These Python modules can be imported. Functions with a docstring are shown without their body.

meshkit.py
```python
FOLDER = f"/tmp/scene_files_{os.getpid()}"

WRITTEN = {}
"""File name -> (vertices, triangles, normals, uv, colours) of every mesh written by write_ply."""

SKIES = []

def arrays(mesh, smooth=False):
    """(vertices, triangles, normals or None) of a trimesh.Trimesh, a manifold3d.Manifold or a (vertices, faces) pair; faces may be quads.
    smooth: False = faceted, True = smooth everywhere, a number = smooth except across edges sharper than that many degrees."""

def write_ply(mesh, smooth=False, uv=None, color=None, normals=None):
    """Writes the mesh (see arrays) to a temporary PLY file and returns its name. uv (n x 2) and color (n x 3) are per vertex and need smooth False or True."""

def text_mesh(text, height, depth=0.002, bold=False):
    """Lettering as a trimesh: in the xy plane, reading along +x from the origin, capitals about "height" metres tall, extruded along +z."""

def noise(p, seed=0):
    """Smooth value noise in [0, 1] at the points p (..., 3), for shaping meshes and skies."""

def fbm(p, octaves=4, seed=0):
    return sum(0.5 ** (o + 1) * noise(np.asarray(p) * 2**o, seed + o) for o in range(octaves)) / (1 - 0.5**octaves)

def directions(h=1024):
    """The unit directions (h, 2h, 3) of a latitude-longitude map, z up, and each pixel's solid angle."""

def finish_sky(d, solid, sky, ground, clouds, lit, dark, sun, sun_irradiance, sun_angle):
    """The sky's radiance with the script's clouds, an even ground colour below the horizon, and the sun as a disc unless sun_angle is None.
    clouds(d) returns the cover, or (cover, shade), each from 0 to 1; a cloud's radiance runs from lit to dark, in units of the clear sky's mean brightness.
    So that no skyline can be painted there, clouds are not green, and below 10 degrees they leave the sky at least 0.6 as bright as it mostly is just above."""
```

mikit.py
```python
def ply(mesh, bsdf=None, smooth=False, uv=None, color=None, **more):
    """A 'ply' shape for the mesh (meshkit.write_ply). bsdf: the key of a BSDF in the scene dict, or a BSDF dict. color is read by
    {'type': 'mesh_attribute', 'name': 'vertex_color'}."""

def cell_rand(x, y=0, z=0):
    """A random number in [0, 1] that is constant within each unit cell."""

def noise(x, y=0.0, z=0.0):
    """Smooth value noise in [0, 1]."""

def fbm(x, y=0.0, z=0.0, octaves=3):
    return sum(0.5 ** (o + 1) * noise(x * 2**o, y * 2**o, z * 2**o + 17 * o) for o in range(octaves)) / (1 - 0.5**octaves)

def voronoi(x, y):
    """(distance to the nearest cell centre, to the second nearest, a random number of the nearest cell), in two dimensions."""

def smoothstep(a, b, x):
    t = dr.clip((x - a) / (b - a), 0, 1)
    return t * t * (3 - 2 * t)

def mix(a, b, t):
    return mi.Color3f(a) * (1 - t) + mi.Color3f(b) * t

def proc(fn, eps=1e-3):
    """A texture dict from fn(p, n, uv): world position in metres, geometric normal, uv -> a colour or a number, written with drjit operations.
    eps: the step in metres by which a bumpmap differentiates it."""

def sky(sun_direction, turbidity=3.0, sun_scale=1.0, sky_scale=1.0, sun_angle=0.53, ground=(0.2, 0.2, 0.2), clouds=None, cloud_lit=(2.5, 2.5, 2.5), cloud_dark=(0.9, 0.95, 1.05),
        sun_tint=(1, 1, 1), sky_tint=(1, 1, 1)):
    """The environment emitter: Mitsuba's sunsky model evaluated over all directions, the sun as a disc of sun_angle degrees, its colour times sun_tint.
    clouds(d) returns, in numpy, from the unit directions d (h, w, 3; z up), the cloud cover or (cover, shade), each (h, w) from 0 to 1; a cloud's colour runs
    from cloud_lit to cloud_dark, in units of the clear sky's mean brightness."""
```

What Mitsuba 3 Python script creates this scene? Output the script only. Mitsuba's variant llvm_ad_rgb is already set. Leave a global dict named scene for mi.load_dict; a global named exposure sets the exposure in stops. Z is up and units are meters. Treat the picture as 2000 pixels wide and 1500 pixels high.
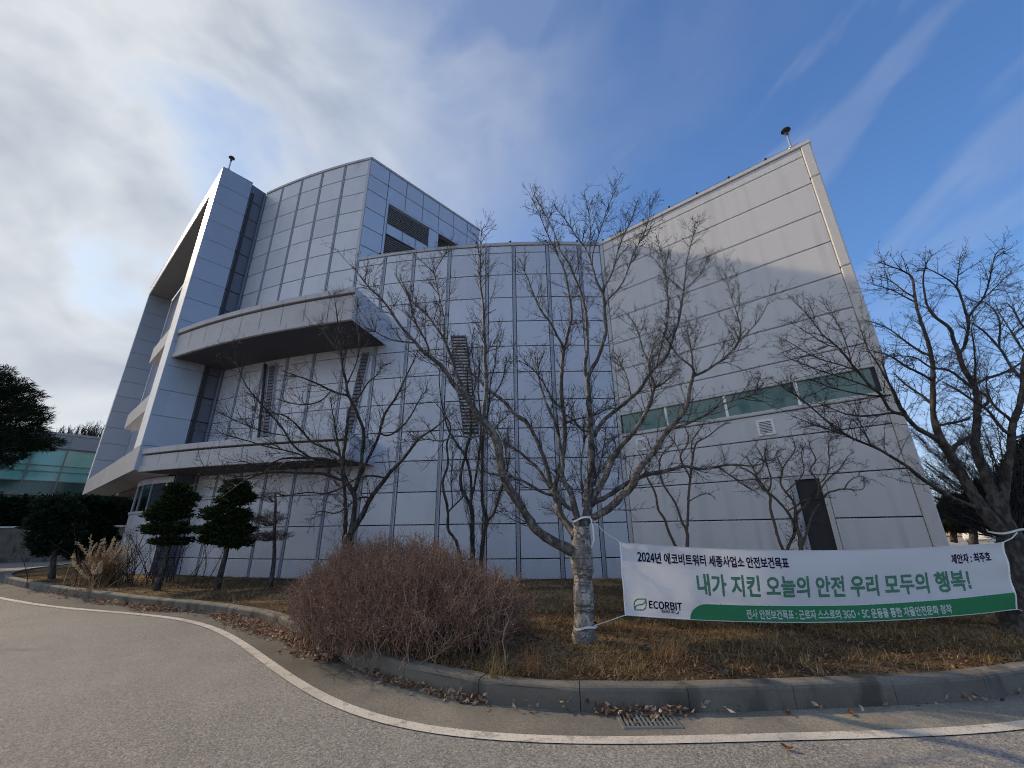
import math
import numpy as np
import mitsuba as mi
import drjit as dr
import trimesh
import manifold3d
import mikit, meshkit
from mikit import noise, fbm, voronoi, smoothstep, mix, cell_rand
from scipy.spatial import Delaunay
from scipy.interpolate import splprep, splev
import shapely
from shapely.geometry import Polygon, Point, box as sbox

scene, labels = {}, {}
exposure = 2.42
PI = math.pi

# ------------------------------------------------------------------ camera, sky, sun
CAM = np.array([0.0, 0.0, 1.62])
PITCH, ROLL = math.radians(19.54), math.radians(-0.72)
fwd = np.array([0, math.cos(PITCH), math.sin(PITCH)])
up0 = np.array([0, -math.sin(PITCH), math.cos(PITCH)])
upv = -math.sin(ROLL) * np.array([1.0, 0, 0]) + math.cos(ROLL) * up0
scene['camera'] = {'type': 'perspective', 'fov': 2 * math.degrees(math.atan(1000 / 791.4)), 'fov_axis': 'x', 'near_clip': 0.05, 'far_clip': 3000.0,
                   'to_world': mi.ScalarTransform4f().look_at(origin=CAM.tolist(), target=(CAM + fwd).tolist(), up=upv.tolist())}

SUN_AZ, SUN_EL = math.radians(-63.5), math.radians(34.1)
SUN = (math.sin(SUN_AZ) * math.cos(SUN_EL), math.cos(SUN_AZ) * math.cos(SUN_EL), math.sin(SUN_EL))


def clouds(d):
    """a broken bright veil in the west (left) that thins eastwards into clear sky with faint combed wisps"""
    x, y, z = d[..., 0], d[..., 1], d[..., 2]
    warp = np.stack([meshkit.fbm(d * 2.2 + k, 3, 5 + k) - 0.5 for k in (0, 1, 2)], -1)
    p = d + 0.30 * warp
    big = meshkit.fbm(p * 2.3 + 3.1, 4, 11)
    fine = meshkit.fbm(p * 6.5 + 7.7, 6, 23)
    detail = meshkit.fbm(p * 17 + 1.7, 4, 29)
    comb = np.stack([x * 0.80 - y * 0.30 + z * 0.55, x * 0.35 + y * 0.9 + z * 0.1, z * 0.8 - x * 0.55], -1)
    streak = meshkit.fbm((comb + 0.10 * warp) * np.array([1.6, 3.2, 8.0]) + 4.3, 5, 31)
    east = x + 0.20 - 0.55 * (big - 0.5) - 0.30 * (fine - 0.5)
    side = 1 / (1 + np.exp(east * 5.5))
    cover = side * np.clip(0.90 + 1.9 * (fine - 0.48) + 0.5 * (detail - 0.5) + 1.6 * (big - 0.5), 0.16, 1)
    wisps = np.clip((streak - 0.48) * 1.3 + 0.10 * (detail - 0.5), 0, 0.15)
    cover = np.maximum(cover, wisps)
    low = np.clip(1 - z / 0.46, 0, 1) ** 1.35
    cover = np.maximum(cover, (0.62 + 0.25 * side) * low)
    shade = np.clip((0.65 * fine + 0.35 * detail - 0.50) * 3.6 + 0.25, 0, 1) * 0.75
    return np.clip(cover, 0, 0.97), shade


scene['sky'] = mikit.sky(SUN, turbidity=2.6, sun_scale=0.44, sky_scale=1.0, sun_angle=0.9, ground=(0.16, 0.15, 0.14), clouds=clouds,
                         cloud_lit=(1.92, 1.98, 2.03), cloud_dark=(1.04, 1.16, 1.38), sun_tint=(1.0, 0.97, 0.92), sky_tint=(0.68, 0.88, 1.12))

# ------------------------------------------------------------------ helpers
used = {}


def numbered(key):
    n = used.get(key, -1) + 1
    used[key] = n
    return key if n == 0 else '%s_%03d' % (key, n)


def thing(name, label, cat, group=None):
    k = numbered(name)
    labels[k] = {'label': label, 'category': cat}
    if group:
        labels[k]['group'] = group
    return k


def put(key, mesh, bsdf, smooth=False, color=None, label=None, kind=None):
    scene[key] = mikit.ply(mesh, bsdf, smooth=smooth, color=color)
    if label or kind:
        labels[key] = {}
        if label:
            labels[key]['label'] = label
        if kind:
            labels[key]['kind'] = kind
    return key


def part(parent, name, mesh, bsdf, smooth=False, color=None, label=None, kind=None):
    return put(numbered(parent + '__' + name), mesh, bsdf, smooth, color, label, kind)


def struct(name, mesh, bsdf, smooth=False, label=None, color=None):
    k = put(numbered(name), mesh, bsdf, smooth, color)
    labels[k] = {'kind': 'structure', 'label': label or name}
    return k


def cat(ms):
    vs, fs, o = [], [], 0
    for v, f in ms:
        v = np.asarray(v, float)
        f = np.asarray(f, int)
        if f.ndim == 2 and f.shape[1] == 4:
            f = np.vstack([f[:, [0, 1, 2]], f[:, [0, 2, 3]]])
        vs.append(v)
        fs.append(f + o)
        o += len(v)
    return np.vstack(vs), np.vstack(fs)


def tm(m):
    return np.array(m.vertices), np.array(m.faces)


UX, UY, UZ = np.eye(3)


def obox(c, hx, hy, hz, ax=UX, ay=UY, az=UZ, b=0.0):
    """an oriented box with half sizes hx, hy, hz, its edges chamfered by b"""
    c, ax, ay, az = (np.asarray(q, float) for q in (c, ax, ay, az))
    flip = np.dot(np.cross(ax, ay), az) < 0
    if b <= 0:
        s = np.array([[x, y, z] for x in (-1, 1) for y in (-1, 1) for z in (-1, 1)], float) * [hx, hy, hz]
        f = np.array([[0, 1, 3, 2], [4, 6, 7, 5], [0, 4, 5, 1], [2, 3, 7, 6], [0, 2, 6, 4], [1, 5, 7, 3]])
        f = np.vstack([f[:, [0, 1, 2]], f[:, [0, 2, 3]]])
        return c + s[:, :1] * ax + s[:, 1:2] * ay + s[:, 2:] * az, f[:, ::-1] if flip else f
    s = []
    for sx in (-1, 1):
        for sy in (-1, 1):
            for sz in (-1, 1):
                s += [[sx * (hx - b), sy * (hy - b), sz * hz], [sx * (hx - b), sy * hy, sz * (hz - b)], [sx * hx, sy * (hy - b), sz * (hz - b)]]
    h = trimesh.convex.convex_hull(np.array(s))
    v, f = tm(h)
    return c + v[:, :1] * ax + v[:, 1:2] * ay + v[:, 2:] * az, f[:, ::-1] if flip else f


def v2(p, z):
    return np.array([p[0], p[1], z], float)


def unit(a):
    a = np.asarray(a, float)
    return a / np.linalg.norm(a)


def panel(p0, p1, z0, z1, t=0.045, g=0.010, b=0.005, out=0.0, gz=None):
    """a cladding panel from p0 to p1 (left to right seen from outside) with a joint of g round it and a bevelled front edge"""
    p0, p1 = np.asarray(p0, float), np.asarray(p1, float)
    d = unit(p1 - p0)
    n = np.array([d[1], -d[0]])
    L = np.linalg.norm(p1 - p0)
    gz = g if gz is None else gz
    vs = []
    for off, e in ((-t, 0), (-b, 0), (0.0, b)):
        ins, iz = g + e, gz + e
        for s, z in ((ins, z0 + iz), (L - ins, z0 + iz), (L - ins, z1 - iz), (ins, z1 - iz)):
            q = p0 + d * s + n * (off + out)
            vs.append([q[0], q[1], z])
    f = [[8, 9, 10], [8, 10, 11]]
    for a in (0, 4):
        for k in range(4):
            i, j = a + k, a + (k + 1) % 4
            f += [[i, j, j + 4], [i, j + 4, i + 4]]
    return np.array(vs), np.array(f)


def wbox(p0, p1, z0, z1, back, front, b=0.0):
    """a bar along a wall: from p0 to p1, between depths back and front measured outwards"""
    p0, p1 = np.asarray(p0, float), np.asarray(p1, float)
    d = unit(p1 - p0)
    n = np.array([d[1], -d[0]])
    c = (p0 + p1) / 2 + n * (back + front) / 2
    return obox(v2(c, (z0 + z1) / 2), np.linalg.norm(p1 - p0) / 2, (front - back) / 2, (z1 - z0) / 2, v2(d, 0), v2(n, 0), UZ, b)


def tubes(P, R, sides=5, cap=True):
    """K polylines of n nodes each, P (K, n, 3) and R (K, n), as tubes in one mesh"""
    P, R = np.asarray(P, float), np.asarray(R, float)
    K, n, _ = P.shape
    t = np.gradient(P, axis=1)
    t /= np.linalg.norm(t, axis=2, keepdims=True) + 1e-12
    mean = t.mean(1)
    ref = np.where(np.abs(mean[:, 2:]) < 0.8, [[0, 0, 1.0]], [[1.0, 0.13, 0]])[:, None, :]
    a = np.cross(t, ref)
    a /= np.linalg.norm(a, axis=2, keepdims=True) + 1e-12
    b = np.cross(t, a)
    ang = np.arange(sides) * 2 * PI / sides
    v = P[:, :, None] + R[:, :, None, None] * (np.cos(ang)[None, None, :, None] * a[:, :, None] + np.sin(ang)[None, None, :, None] * b[:, :, None])
    i, j = np.meshgrid(np.arange(n - 1), np.arange(sides), indexing='ij')
    q = np.stack([i * sides + j, i * sides + (j + 1) % sides, (i + 1) * sides + (j + 1) % sides, (i + 1) * sides + j], -1).reshape(-1, 4)
    tri = np.vstack([q[:, [0, 1, 2]], q[:, [0, 2, 3]]])
    if cap and sides > 3:
        e = [[(n - 1) * sides, (n - 1) * sides + k, (n - 1) * sides + k + 1] for k in range(1, sides - 1)]
        e += [[0, k + 1, k] for k in range(1, sides - 1)]
        tri = np.vstack([tri, np.array(e)])
    f = (tri[None] + (np.arange(K) * n * sides)[:, None, None]).reshape(-1, 3)
    return v.reshape(-1, 3), f


def tube(points, r, sides=8):
    p = np.asarray(points, float)
    return tubes(p[None], np.broadcast_to(np.asarray(r, float), (len(p),))[None], sides)


def cards(c, a, b):
    """bent quads at the points c with half axes a and b: two triangles pairs folded along a"""
    K = len(c)
    n = np.cross(a, b)
    n /= np.linalg.norm(n, axis=1, keepdims=True) + 1e-12
    lift = 0.35 * np.linalg.norm(b, axis=1, keepdims=True)
    v = np.stack([c - a, c + b * 0.9 + n * lift, c + a, c - b * 0.9 + n * lift], 1).reshape(-1, 3)
    f = np.array([[0, 1, 2], [0, 2, 3]])
    return v, (f[None] + (np.arange(K) * 4)[:, None, None]).reshape(-1, 3)


def rand_dirs(rng, n):
    d = rng.normal(size=(n, 3))
    return d / np.linalg.norm(d, axis=1, keepdims=True)


def resample(p, step):
    p = np.asarray(p, float)
    s = np.r_[0, np.cumsum(np.linalg.norm(np.diff(p, axis=0), axis=1))]
    n = max(2, int(round(s[-1] / step)) + 1)
    q = np.linspace(0, s[-1], n)
    return np.stack([np.interp(q, s, p[:, k]) for k in range(p.shape[1])], 1)


def spline(p, step, smooth=0.0):
    p = np.asarray(p, float)
    tck, _ = splprep(p.T, s=smooth, k=3)
    d = np.stack(splev(np.linspace(0, 1, 1200), tck), 1)
    return resample(d, step)


def ribbon(path, w0, w1, z):
    """a flat strip along the 2-D path between the offsets w0 and w1 to its left"""
    p = np.asarray(path, float)
    t = np.gradient(p, axis=0)
    t /= np.linalg.norm(t, axis=1, keepdims=True)
    nrm = np.stack([-t[:, 1], t[:, 0]], 1)
    a, b = p + nrm * w0, p + nrm * w1
    v = np.vstack([np.c_[a, np.full(len(a), z)], np.c_[b, np.full(len(b), z)]])
    n = len(p)
    f = [[i, i + 1, n + i + 1, n + i] for i in range(n - 1)]
    v, f = cat([(v, np.array(f))])
    e = np.cross(v[f[:, 1]] - v[f[:, 0]], v[f[:, 2]] - v[f[:, 0]])[:, 2]
    f[e < 0] = f[e < 0][:, ::-1]
    return v, f


def flat(poly, z):
    v, f = trimesh.creation.triangulate_polygon(poly, engine='earcut')
    e = np.cross(np.c_[v, v[:, 0] * 0][f[:, 1]] - np.c_[v, v[:, 0] * 0][f[:, 0]], np.c_[v, v[:, 0] * 0][f[:, 2]] - np.c_[v, v[:, 0] * 0][f[:, 0]])[:, 2]
    f = np.where((e < 0)[:, None], f[:, ::-1], f)
    return np.c_[v, np.full(len(v), z)], f


def extrude(poly, z0, z1):
    m = trimesh.creation.extrude_polygon(poly, z1 - z0, engine='earcut')
    v, f = tm(m)
    return v + [0, 0, z0], f


# ------------------------------------------------------------------ materials
def P(color, rough=0.6, metallic=0.0, spec=0.5, **k):
    return {'type': 'principled', 'base_color': color if isinstance(color, dict) else {'type': 'rgb', 'value': list(color)}, 'roughness': rough, 'metallic': metallic, 'specular': spec, **k}


def two(b):
    return {'type': 'twosided', 'nested': b}


def panel_colour(base, dirt):
    base, dirt = mi.Color3f(base), mi.Color3f(dirt)

    def fn(p, n, uv):
        row = dr.floor(p.z - 0.743)
        r = cell_rand(row, dr.floor((p.x + p.y * 0.3) * 0.8), 3)
        streak = noise((p.x + p.y * 0.7) * 9.0, p.z * 0.45, 2.0)
        cloud = fbm(p.x * 0.9, p.y * 0.9, p.z * 0.7)
        fine = noise(p.x * 60, p.y * 60, p.z * 60)
        fz = p.z - 0.743 - row
        below = smoothstep(0.55, 1.0, fz) * smoothstep(0.45, 0.85, streak)
        w = 0.16 * below + 0.22 * smoothstep(0.5, 0.85, cloud) * streak
        rust = dr.exp(-dr.square((p.x + 8.42) / 0.11)) * smoothstep(5.4, 7.4, p.z) * smoothstep(8.0, 7.7, p.z)
        rust += dr.exp(-dr.square((p.x + 7.0) / 0.16)) * smoothstep(16.9, 17.5, p.z) * streak
        c = mix(base * (0.95 + 0.07 * r + 0.06 * (fine - 0.5)), dirt, dr.clip(w, 0, 1))
        return mix(c, mi.Color3f(0.36, 0.25, 0.16), dr.clip(0.5 * rust, 0, 1))
    return fn


def setmat():
    m = scene
    m['clad_a'] = P(mikit.proc(panel_colour((0.56, 0.585, 0.64), (0.33, 0.335, 0.35))), 0.42, 0.25, 0.5)
    m['clad_b'] = P(mikit.proc(panel_colour((0.525, 0.55, 0.605), (0.31, 0.315, 0.33))), 0.45, 0.25, 0.5)
    m['clad_side'] = P(mikit.proc(panel_colour((0.52, 0.55, 0.60), (0.34, 0.36, 0.39))), 0.36, 0.35, 0.5)
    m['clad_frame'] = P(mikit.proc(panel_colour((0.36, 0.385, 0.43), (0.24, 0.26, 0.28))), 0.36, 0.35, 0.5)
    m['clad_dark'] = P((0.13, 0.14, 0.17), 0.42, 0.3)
    m['canopy_metal'] = P(mikit.proc(panel_colour((0.45, 0.445, 0.45), (0.22, 0.20, 0.18))), 0.5, 0.15)
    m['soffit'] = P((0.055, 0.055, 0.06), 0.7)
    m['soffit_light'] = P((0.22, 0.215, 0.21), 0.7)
    m['mullion'] = P((0.40, 0.415, 0.46), 0.4, 0.3)
    m['joint'] = P((0.035, 0.035, 0.04), 0.8)
    m['white_metal'] = P((0.84, 0.85, 0.84), 0.45)

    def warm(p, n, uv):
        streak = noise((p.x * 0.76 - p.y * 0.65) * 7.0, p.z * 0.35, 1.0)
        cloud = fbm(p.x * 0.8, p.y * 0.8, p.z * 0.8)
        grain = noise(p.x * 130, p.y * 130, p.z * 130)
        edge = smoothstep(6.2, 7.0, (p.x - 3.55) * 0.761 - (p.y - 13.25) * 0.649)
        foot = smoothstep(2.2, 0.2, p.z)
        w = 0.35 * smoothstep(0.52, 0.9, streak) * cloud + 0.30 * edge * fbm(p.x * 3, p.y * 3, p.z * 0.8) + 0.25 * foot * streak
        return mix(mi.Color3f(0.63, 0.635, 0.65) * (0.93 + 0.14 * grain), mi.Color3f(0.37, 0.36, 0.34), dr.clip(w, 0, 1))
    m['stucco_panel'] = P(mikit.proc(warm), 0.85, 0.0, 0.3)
    m['stucco_trim'] = P((0.60, 0.59, 0.575), 0.75, 0.0, 0.3)
    m['teal_glass'] = P((0.05, 0.15, 0.145), 0.07, 0.0, 0.9)
    m['dark_glass'] = P((0.006, 0.013, 0.011), 0.08, 0.0, 0.28)
    m['black_metal'] = P((0.02, 0.02, 0.022), 0.5)
    m['steel'] = P((0.45, 0.46, 0.47), 0.35, 0.8)
    m['louvre_slat'] = P((0.42, 0.41, 0.40), 0.5, 0.1)
    m['louvre_dark'] = P((0.075, 0.077, 0.085), 0.6)

    def asphalt(p, n, uv):
        g = noise(p.x * 130, p.y * 130, 0.0)
        g2 = noise(p.x * 63, p.y * 63, 5.0)
        s = smoothstep(0.64, 0.84, noise(p.x * 88 + 31, p.y * 88, 9.0))
        patch = fbm(p.x * 0.35, p.y * 0.35, 0.0)
        mid = fbm(p.x * 2.3, p.y * 2.3, 4.0)
        k = 0.30 + 0.80 * g + 0.58 * g2
        c = mi.Color3f(0.185, 0.176, 0.160) * k * (0.78 + 0.44 * patch) * (0.86 + 0.28 * mid)
        return mix(c, mi.Color3f(0.42, 0.39, 0.355), 0.55 * s)

    def asphalt_bump(p, n, uv):
        return noise(p.x * 110, p.y * 110, 0.0) + 0.6 * noise(p.x * 55, p.y * 55, 3.0)
    m['asphalt'] = {'type': 'bumpmap', 'arbitrary': mikit.proc(asphalt_bump, eps=2e-3), 'scale': 0.0035, 'nested': P(mikit.proc(asphalt), 0.8, 0.0, 0.35)}

    def gutter(p, n, uv):
        g = noise(p.x * 90, p.y * 90, 0.0)
        patch = fbm(p.x * 1.6, p.y * 1.6, 2.0)
        blot = smoothstep(0.5, 0.75, fbm(p.x * 0.7 + 5, p.y * 0.7, 8.0))
        old = smoothstep(-2.2, -0.6, p.x + 0.5 * (patch - 0.5)) * smoothstep(9.0, 6.0, p.x)
        k = (0.62 + 0.5 * g) * (0.7 + 0.6 * patch)
        c = mix(mi.Color3f(0.125, 0.118, 0.106), mi.Color3f(0.25, 0.232, 0.195), old) * k
        return mix(c, mi.Color3f(0.085, 0.08, 0.07), 0.5 * blot)
    m['gutter_mat'] = P(mikit.proc(gutter), 0.85, 0.0, 0.3)

    def kerbc(p, n, uv):
        g = noise(p.x * 120, p.y * 120, p.z * 120)
        patch = fbm(p.x * 2.2, p.y * 2.2, p.z * 5)
        stain_shade = smoothstep(0.50, 0.72, fbm(p.x * 5, p.y * 5, p.z * 1.4 + 4))
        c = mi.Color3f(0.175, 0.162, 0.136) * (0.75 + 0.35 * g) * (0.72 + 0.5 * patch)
        return mix(c, mi.Color3f(0.055, 0.052, 0.045), 0.75 * stain_shade)  # dark blotches: staining, deepened to carry the shade on the kerb front
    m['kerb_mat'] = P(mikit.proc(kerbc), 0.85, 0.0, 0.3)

    def soil(p, n, uv):
        a = fbm(p.x * 1.3, p.y * 1.3, 0.0)
        g = noise(p.x * 45, p.y * 45, 0.0)
        g2 = noise(p.x * 110, p.y * 110, 3.0)
        c = mix((0.055, 0.038, 0.022), (0.17, 0.115, 0.062), smoothstep(0.35, 0.7, a))
        return c * (0.5 + 0.6 * g + 0.4 * g2)
    m['soil'] = P(mikit.proc(soil), 0.95, 0.0, 0.1)
    m['verge_mat'] = P((0.27, 0.19, 0.085), 0.95, 0.0, 0.1)
    m['ground_mat'] = P((0.17, 0.13, 0.08), 0.95, 0.0, 0.1)
    m['hill_mat'] = P((0.10, 0.085, 0.065), 0.95, 0.0, 0.1)

    def paint(p, n, uv):
        w = smoothstep(0.56, 0.80, 0.45 * noise(p.x * 60, p.y * 60, 1.0) + 0.55 * noise(p.x * 150, p.y * 150, 2.0))
        big = smoothstep(0.60, 0.75, fbm(p.x * 9, p.y * 9, 6.0))
        d = fbm(p.x * 1.8, p.y * 1.8, 3.0)
        return mix(mi.Color3f(0.52, 0.49, 0.43) * (0.72 + 0.45 * d), mi.Color3f(0.20, 0.185, 0.16), dr.clip(0.55 * w + 0.5 * big, 0, 0.9))
    m['road_paint'] = P(mikit.proc(paint), 0.7, 0.0, 0.3)

    def bark(dark, light, rings):
        dark, light = mi.Color3f(dark), mi.Color3f(light)

        def fn(p, n, uv):
            a = fbm(p.x * 26, p.y * 26, p.z * 9)
            b = noise(p.x * 90, p.y * 90, p.z * 60)
            c = mix(dark, light, smoothstep(0.35, 0.7, a)) * (0.7 + 0.6 * b)
            if rings:
                q = p.z * 62 + 2.2 * noise(p.x * 8, p.y * 8, p.z * 7)
                lent = smoothstep(0.56, 0.74, noise(q, noise(p.x * 16, p.y * 16, p.z * 4) * 6.0, 2.0))
                moss = smoothstep(0.52, 0.74, fbm(p.x * 6, p.y * 6, p.z * 3.2))
                c = mix(c, mi.Color3f(0.05, 0.043, 0.038), 0.85 * lent)
                c = mix(c, mi.Color3f(0.09, 0.083, 0.073), 0.55 * moss)
            return c
        return fn
    m['cherry_bark'] = P(mikit.proc(bark((0.17, 0.155, 0.14), (0.42, 0.39, 0.355), True)), 0.62, 0.0, 0.4)  # trunk bark lighter than the limbs: sunlight on it is put into the colour
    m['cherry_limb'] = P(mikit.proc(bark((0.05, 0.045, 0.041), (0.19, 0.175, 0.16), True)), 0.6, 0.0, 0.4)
    m['bark'] = P(mikit.proc(bark((0.028, 0.024, 0.022), (0.085, 0.075, 0.066), False)), 0.75, 0.0, 0.3)
    m['twig_bark'] = P((0.034, 0.028, 0.026), 0.6, 0.0, 0.4)
    m['myrtle_bark'] = P((0.11, 0.082, 0.062), 0.7, 0.0, 0.3)
    m['vertex_leaf'] = {'type': 'principledthin', 'base_color': {'type': 'mesh_attribute', 'name': 'vertex_color'}, 'roughness': 0.7, 'diff_trans': 0.5}
    m['vertex_stem'] = P({'type': 'mesh_attribute', 'name': 'vertex_color'}, 0.75, 0.0, 0.3)
    m['needle'] = {'type': 'principledthin', 'base_color': {'type': 'mesh_attribute', 'name': 'vertex_color'}, 'roughness': 0.6, 'diff_trans': 0.25}
    m['car_paint'] = P((0.75, 0.76, 0.78), 0.25, 0.0, 0.5, clearcoat=1.0)
    m['tyre'] = P((0.02, 0.02, 0.02), 0.8)
    m['car_glass'] = P((0.01, 0.012, 0.015), 0.05, 0.0, 0.8)
    m['rim'] = P((0.45, 0.46, 0.48), 0.3, 0.8)
    m['red_lens'] = P((0.35, 0.02, 0.02), 0.2)
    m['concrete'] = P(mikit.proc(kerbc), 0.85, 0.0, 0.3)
    m['green_glass'] = P((0.20, 0.52, 0.47), 0.12, 0.0, 0.8)  # teal base raised so the colour carries the sky reflected in the panes
    m['green_glass_pale'] = P((0.34, 0.62, 0.48), 0.12, 0.0, 0.7)
    m['green_glass_dark'] = P((0.03, 0.09, 0.08), 0.12, 0.0, 0.6)
    m['grey_frame'] = P((0.22, 0.24, 0.24), 0.4, 0.3)
    m['grey_clad'] = P((0.33, 0.36, 0.38), 0.4, 0.3)

    def cloth(p, n, uv):
        w = noise(p.x * 420, 0.0, p.z * 420)
        b = fbm(p.x * 1.4, 0.0, p.z * 2.2)
        return mi.Color3f(0.87, 0.875, 0.89) * (0.95 + 0.05 * w) * (0.95 + 0.08 * b)
    m['cloth'] = {'type': 'principledthin', 'base_color': mikit.proc(cloth), 'roughness': 0.8, 'diff_trans': 0.62}
    m['print_navy'] = {'type': 'principledthin', 'base_color': {'type': 'rgb', 'value': [0.022, 0.022, 0.06]}, 'roughness': 0.7, 'diff_trans': 0.5}
    m['print_green'] = {'type': 'principledthin', 'base_color': {'type': 'rgb', 'value': [0.125, 0.30, 0.21]}, 'roughness': 0.7, 'diff_trans': 0.5}
    m['print_band'] = {'type': 'principledthin', 'base_color': {'type': 'rgb', 'value': [0.065, 0.30, 0.14]}, 'roughness': 0.7, 'diff_trans': 0.55}
    m['print_white'] = {'type': 'principledthin', 'base_color': {'type': 'rgb', 'value': [0.74, 0.78, 0.76]}, 'roughness': 0.7, 'diff_trans': 0.5}
    m['rope'] = P((0.72, 0.72, 0.72), 0.7)
    m['rust_stain'] = P((0.34, 0.25, 0.19), 0.7)


setmat()

# ------------------------------------------------------------------ the setting: ground, road, kerb, lawn
KERB = spline([(19.5, 24.0), (17.2, 19.0), (14.5, 14.0), (11.2, 9.6), (8.2, 6.6), (6.4, 5.35), (5.05, 4.85), (4.12, 4.68), (3.05, 4.57), (2.09, 4.54), (1.15, 4.55), (0.35, 4.61), (-0.25, 4.72),
               (-0.72, 4.92), (-1.12, 5.17), (-1.5, 5.47), (-1.95, 5.92), (-2.5, 6.45), (-3.15, 7.12), (-3.85, 7.8), (-4.85, 8.6), (-6.07, 9.28), (-7.66, 10.05), (-9.2, 10.78),
               (-11.4, 11.86), (-13.6, 13.05), (-15.7, 14.3), (-18.2, 15.9), (-20.1, 17.6), (-21.4, 19.8), (-22.6, 22.6), (-24.2, 26.0), (-27.5, 31.0)], 0.05, 0.02)
LINE = spline([(17.9, 24.6), (15.5, 18.6), (12.9, 13.6), (10.2, 9.0), (7.6, 5.95), (5.9, 4.78), (4.42, 4.30), (3.43, 4.19), (2.08, 4.11), (0.81, 4.09), (-0.04, 4.14), (-0.56, 4.24), (-0.98, 4.41), (-1.51, 4.70), (-1.98, 5.05),
               (-2.6, 5.64), (-3.32, 6.37), (-4.3, 7.38), (-5.25, 8.22), (-6.35, 8.93), (-8.1, 9.70), (-10.18, 10.50), (-12.19, 11.36), (-14.22, 12.40), (-16.6, 13.7), (-19.2, 15.4), (-21.4, 17.3), (-23.0, 19.6), (-24.3, 22.4), (-26.0, 26.0), (-29, 30.6)], 0.05, 0.02)

struct('ground', (np.array([[-900, -900, -0.03], [900, -900, -0.03], [900, 900, -0.03], [-900, 900, -0.03]], float), np.array([[0, 1, 2], [0, 2, 3]])), 'ground_mat', label='dry open ground reaching the horizon')
struct('road', (np.array([[-60, -40, 0.0], [75, -40, 0.0], [75, 47, 0.0], [-60, 47, 0.0]], float), np.array([[0, 1, 2], [0, 2, 3]])), 'asphalt', label='grey asphalt road with coarse speckled aggregate')
near = KERB[:, 1] < 23
v, f = ribbon(KERB, 0.0, 0.36, 0.004)
kp, lp = KERB, LINE
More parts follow.
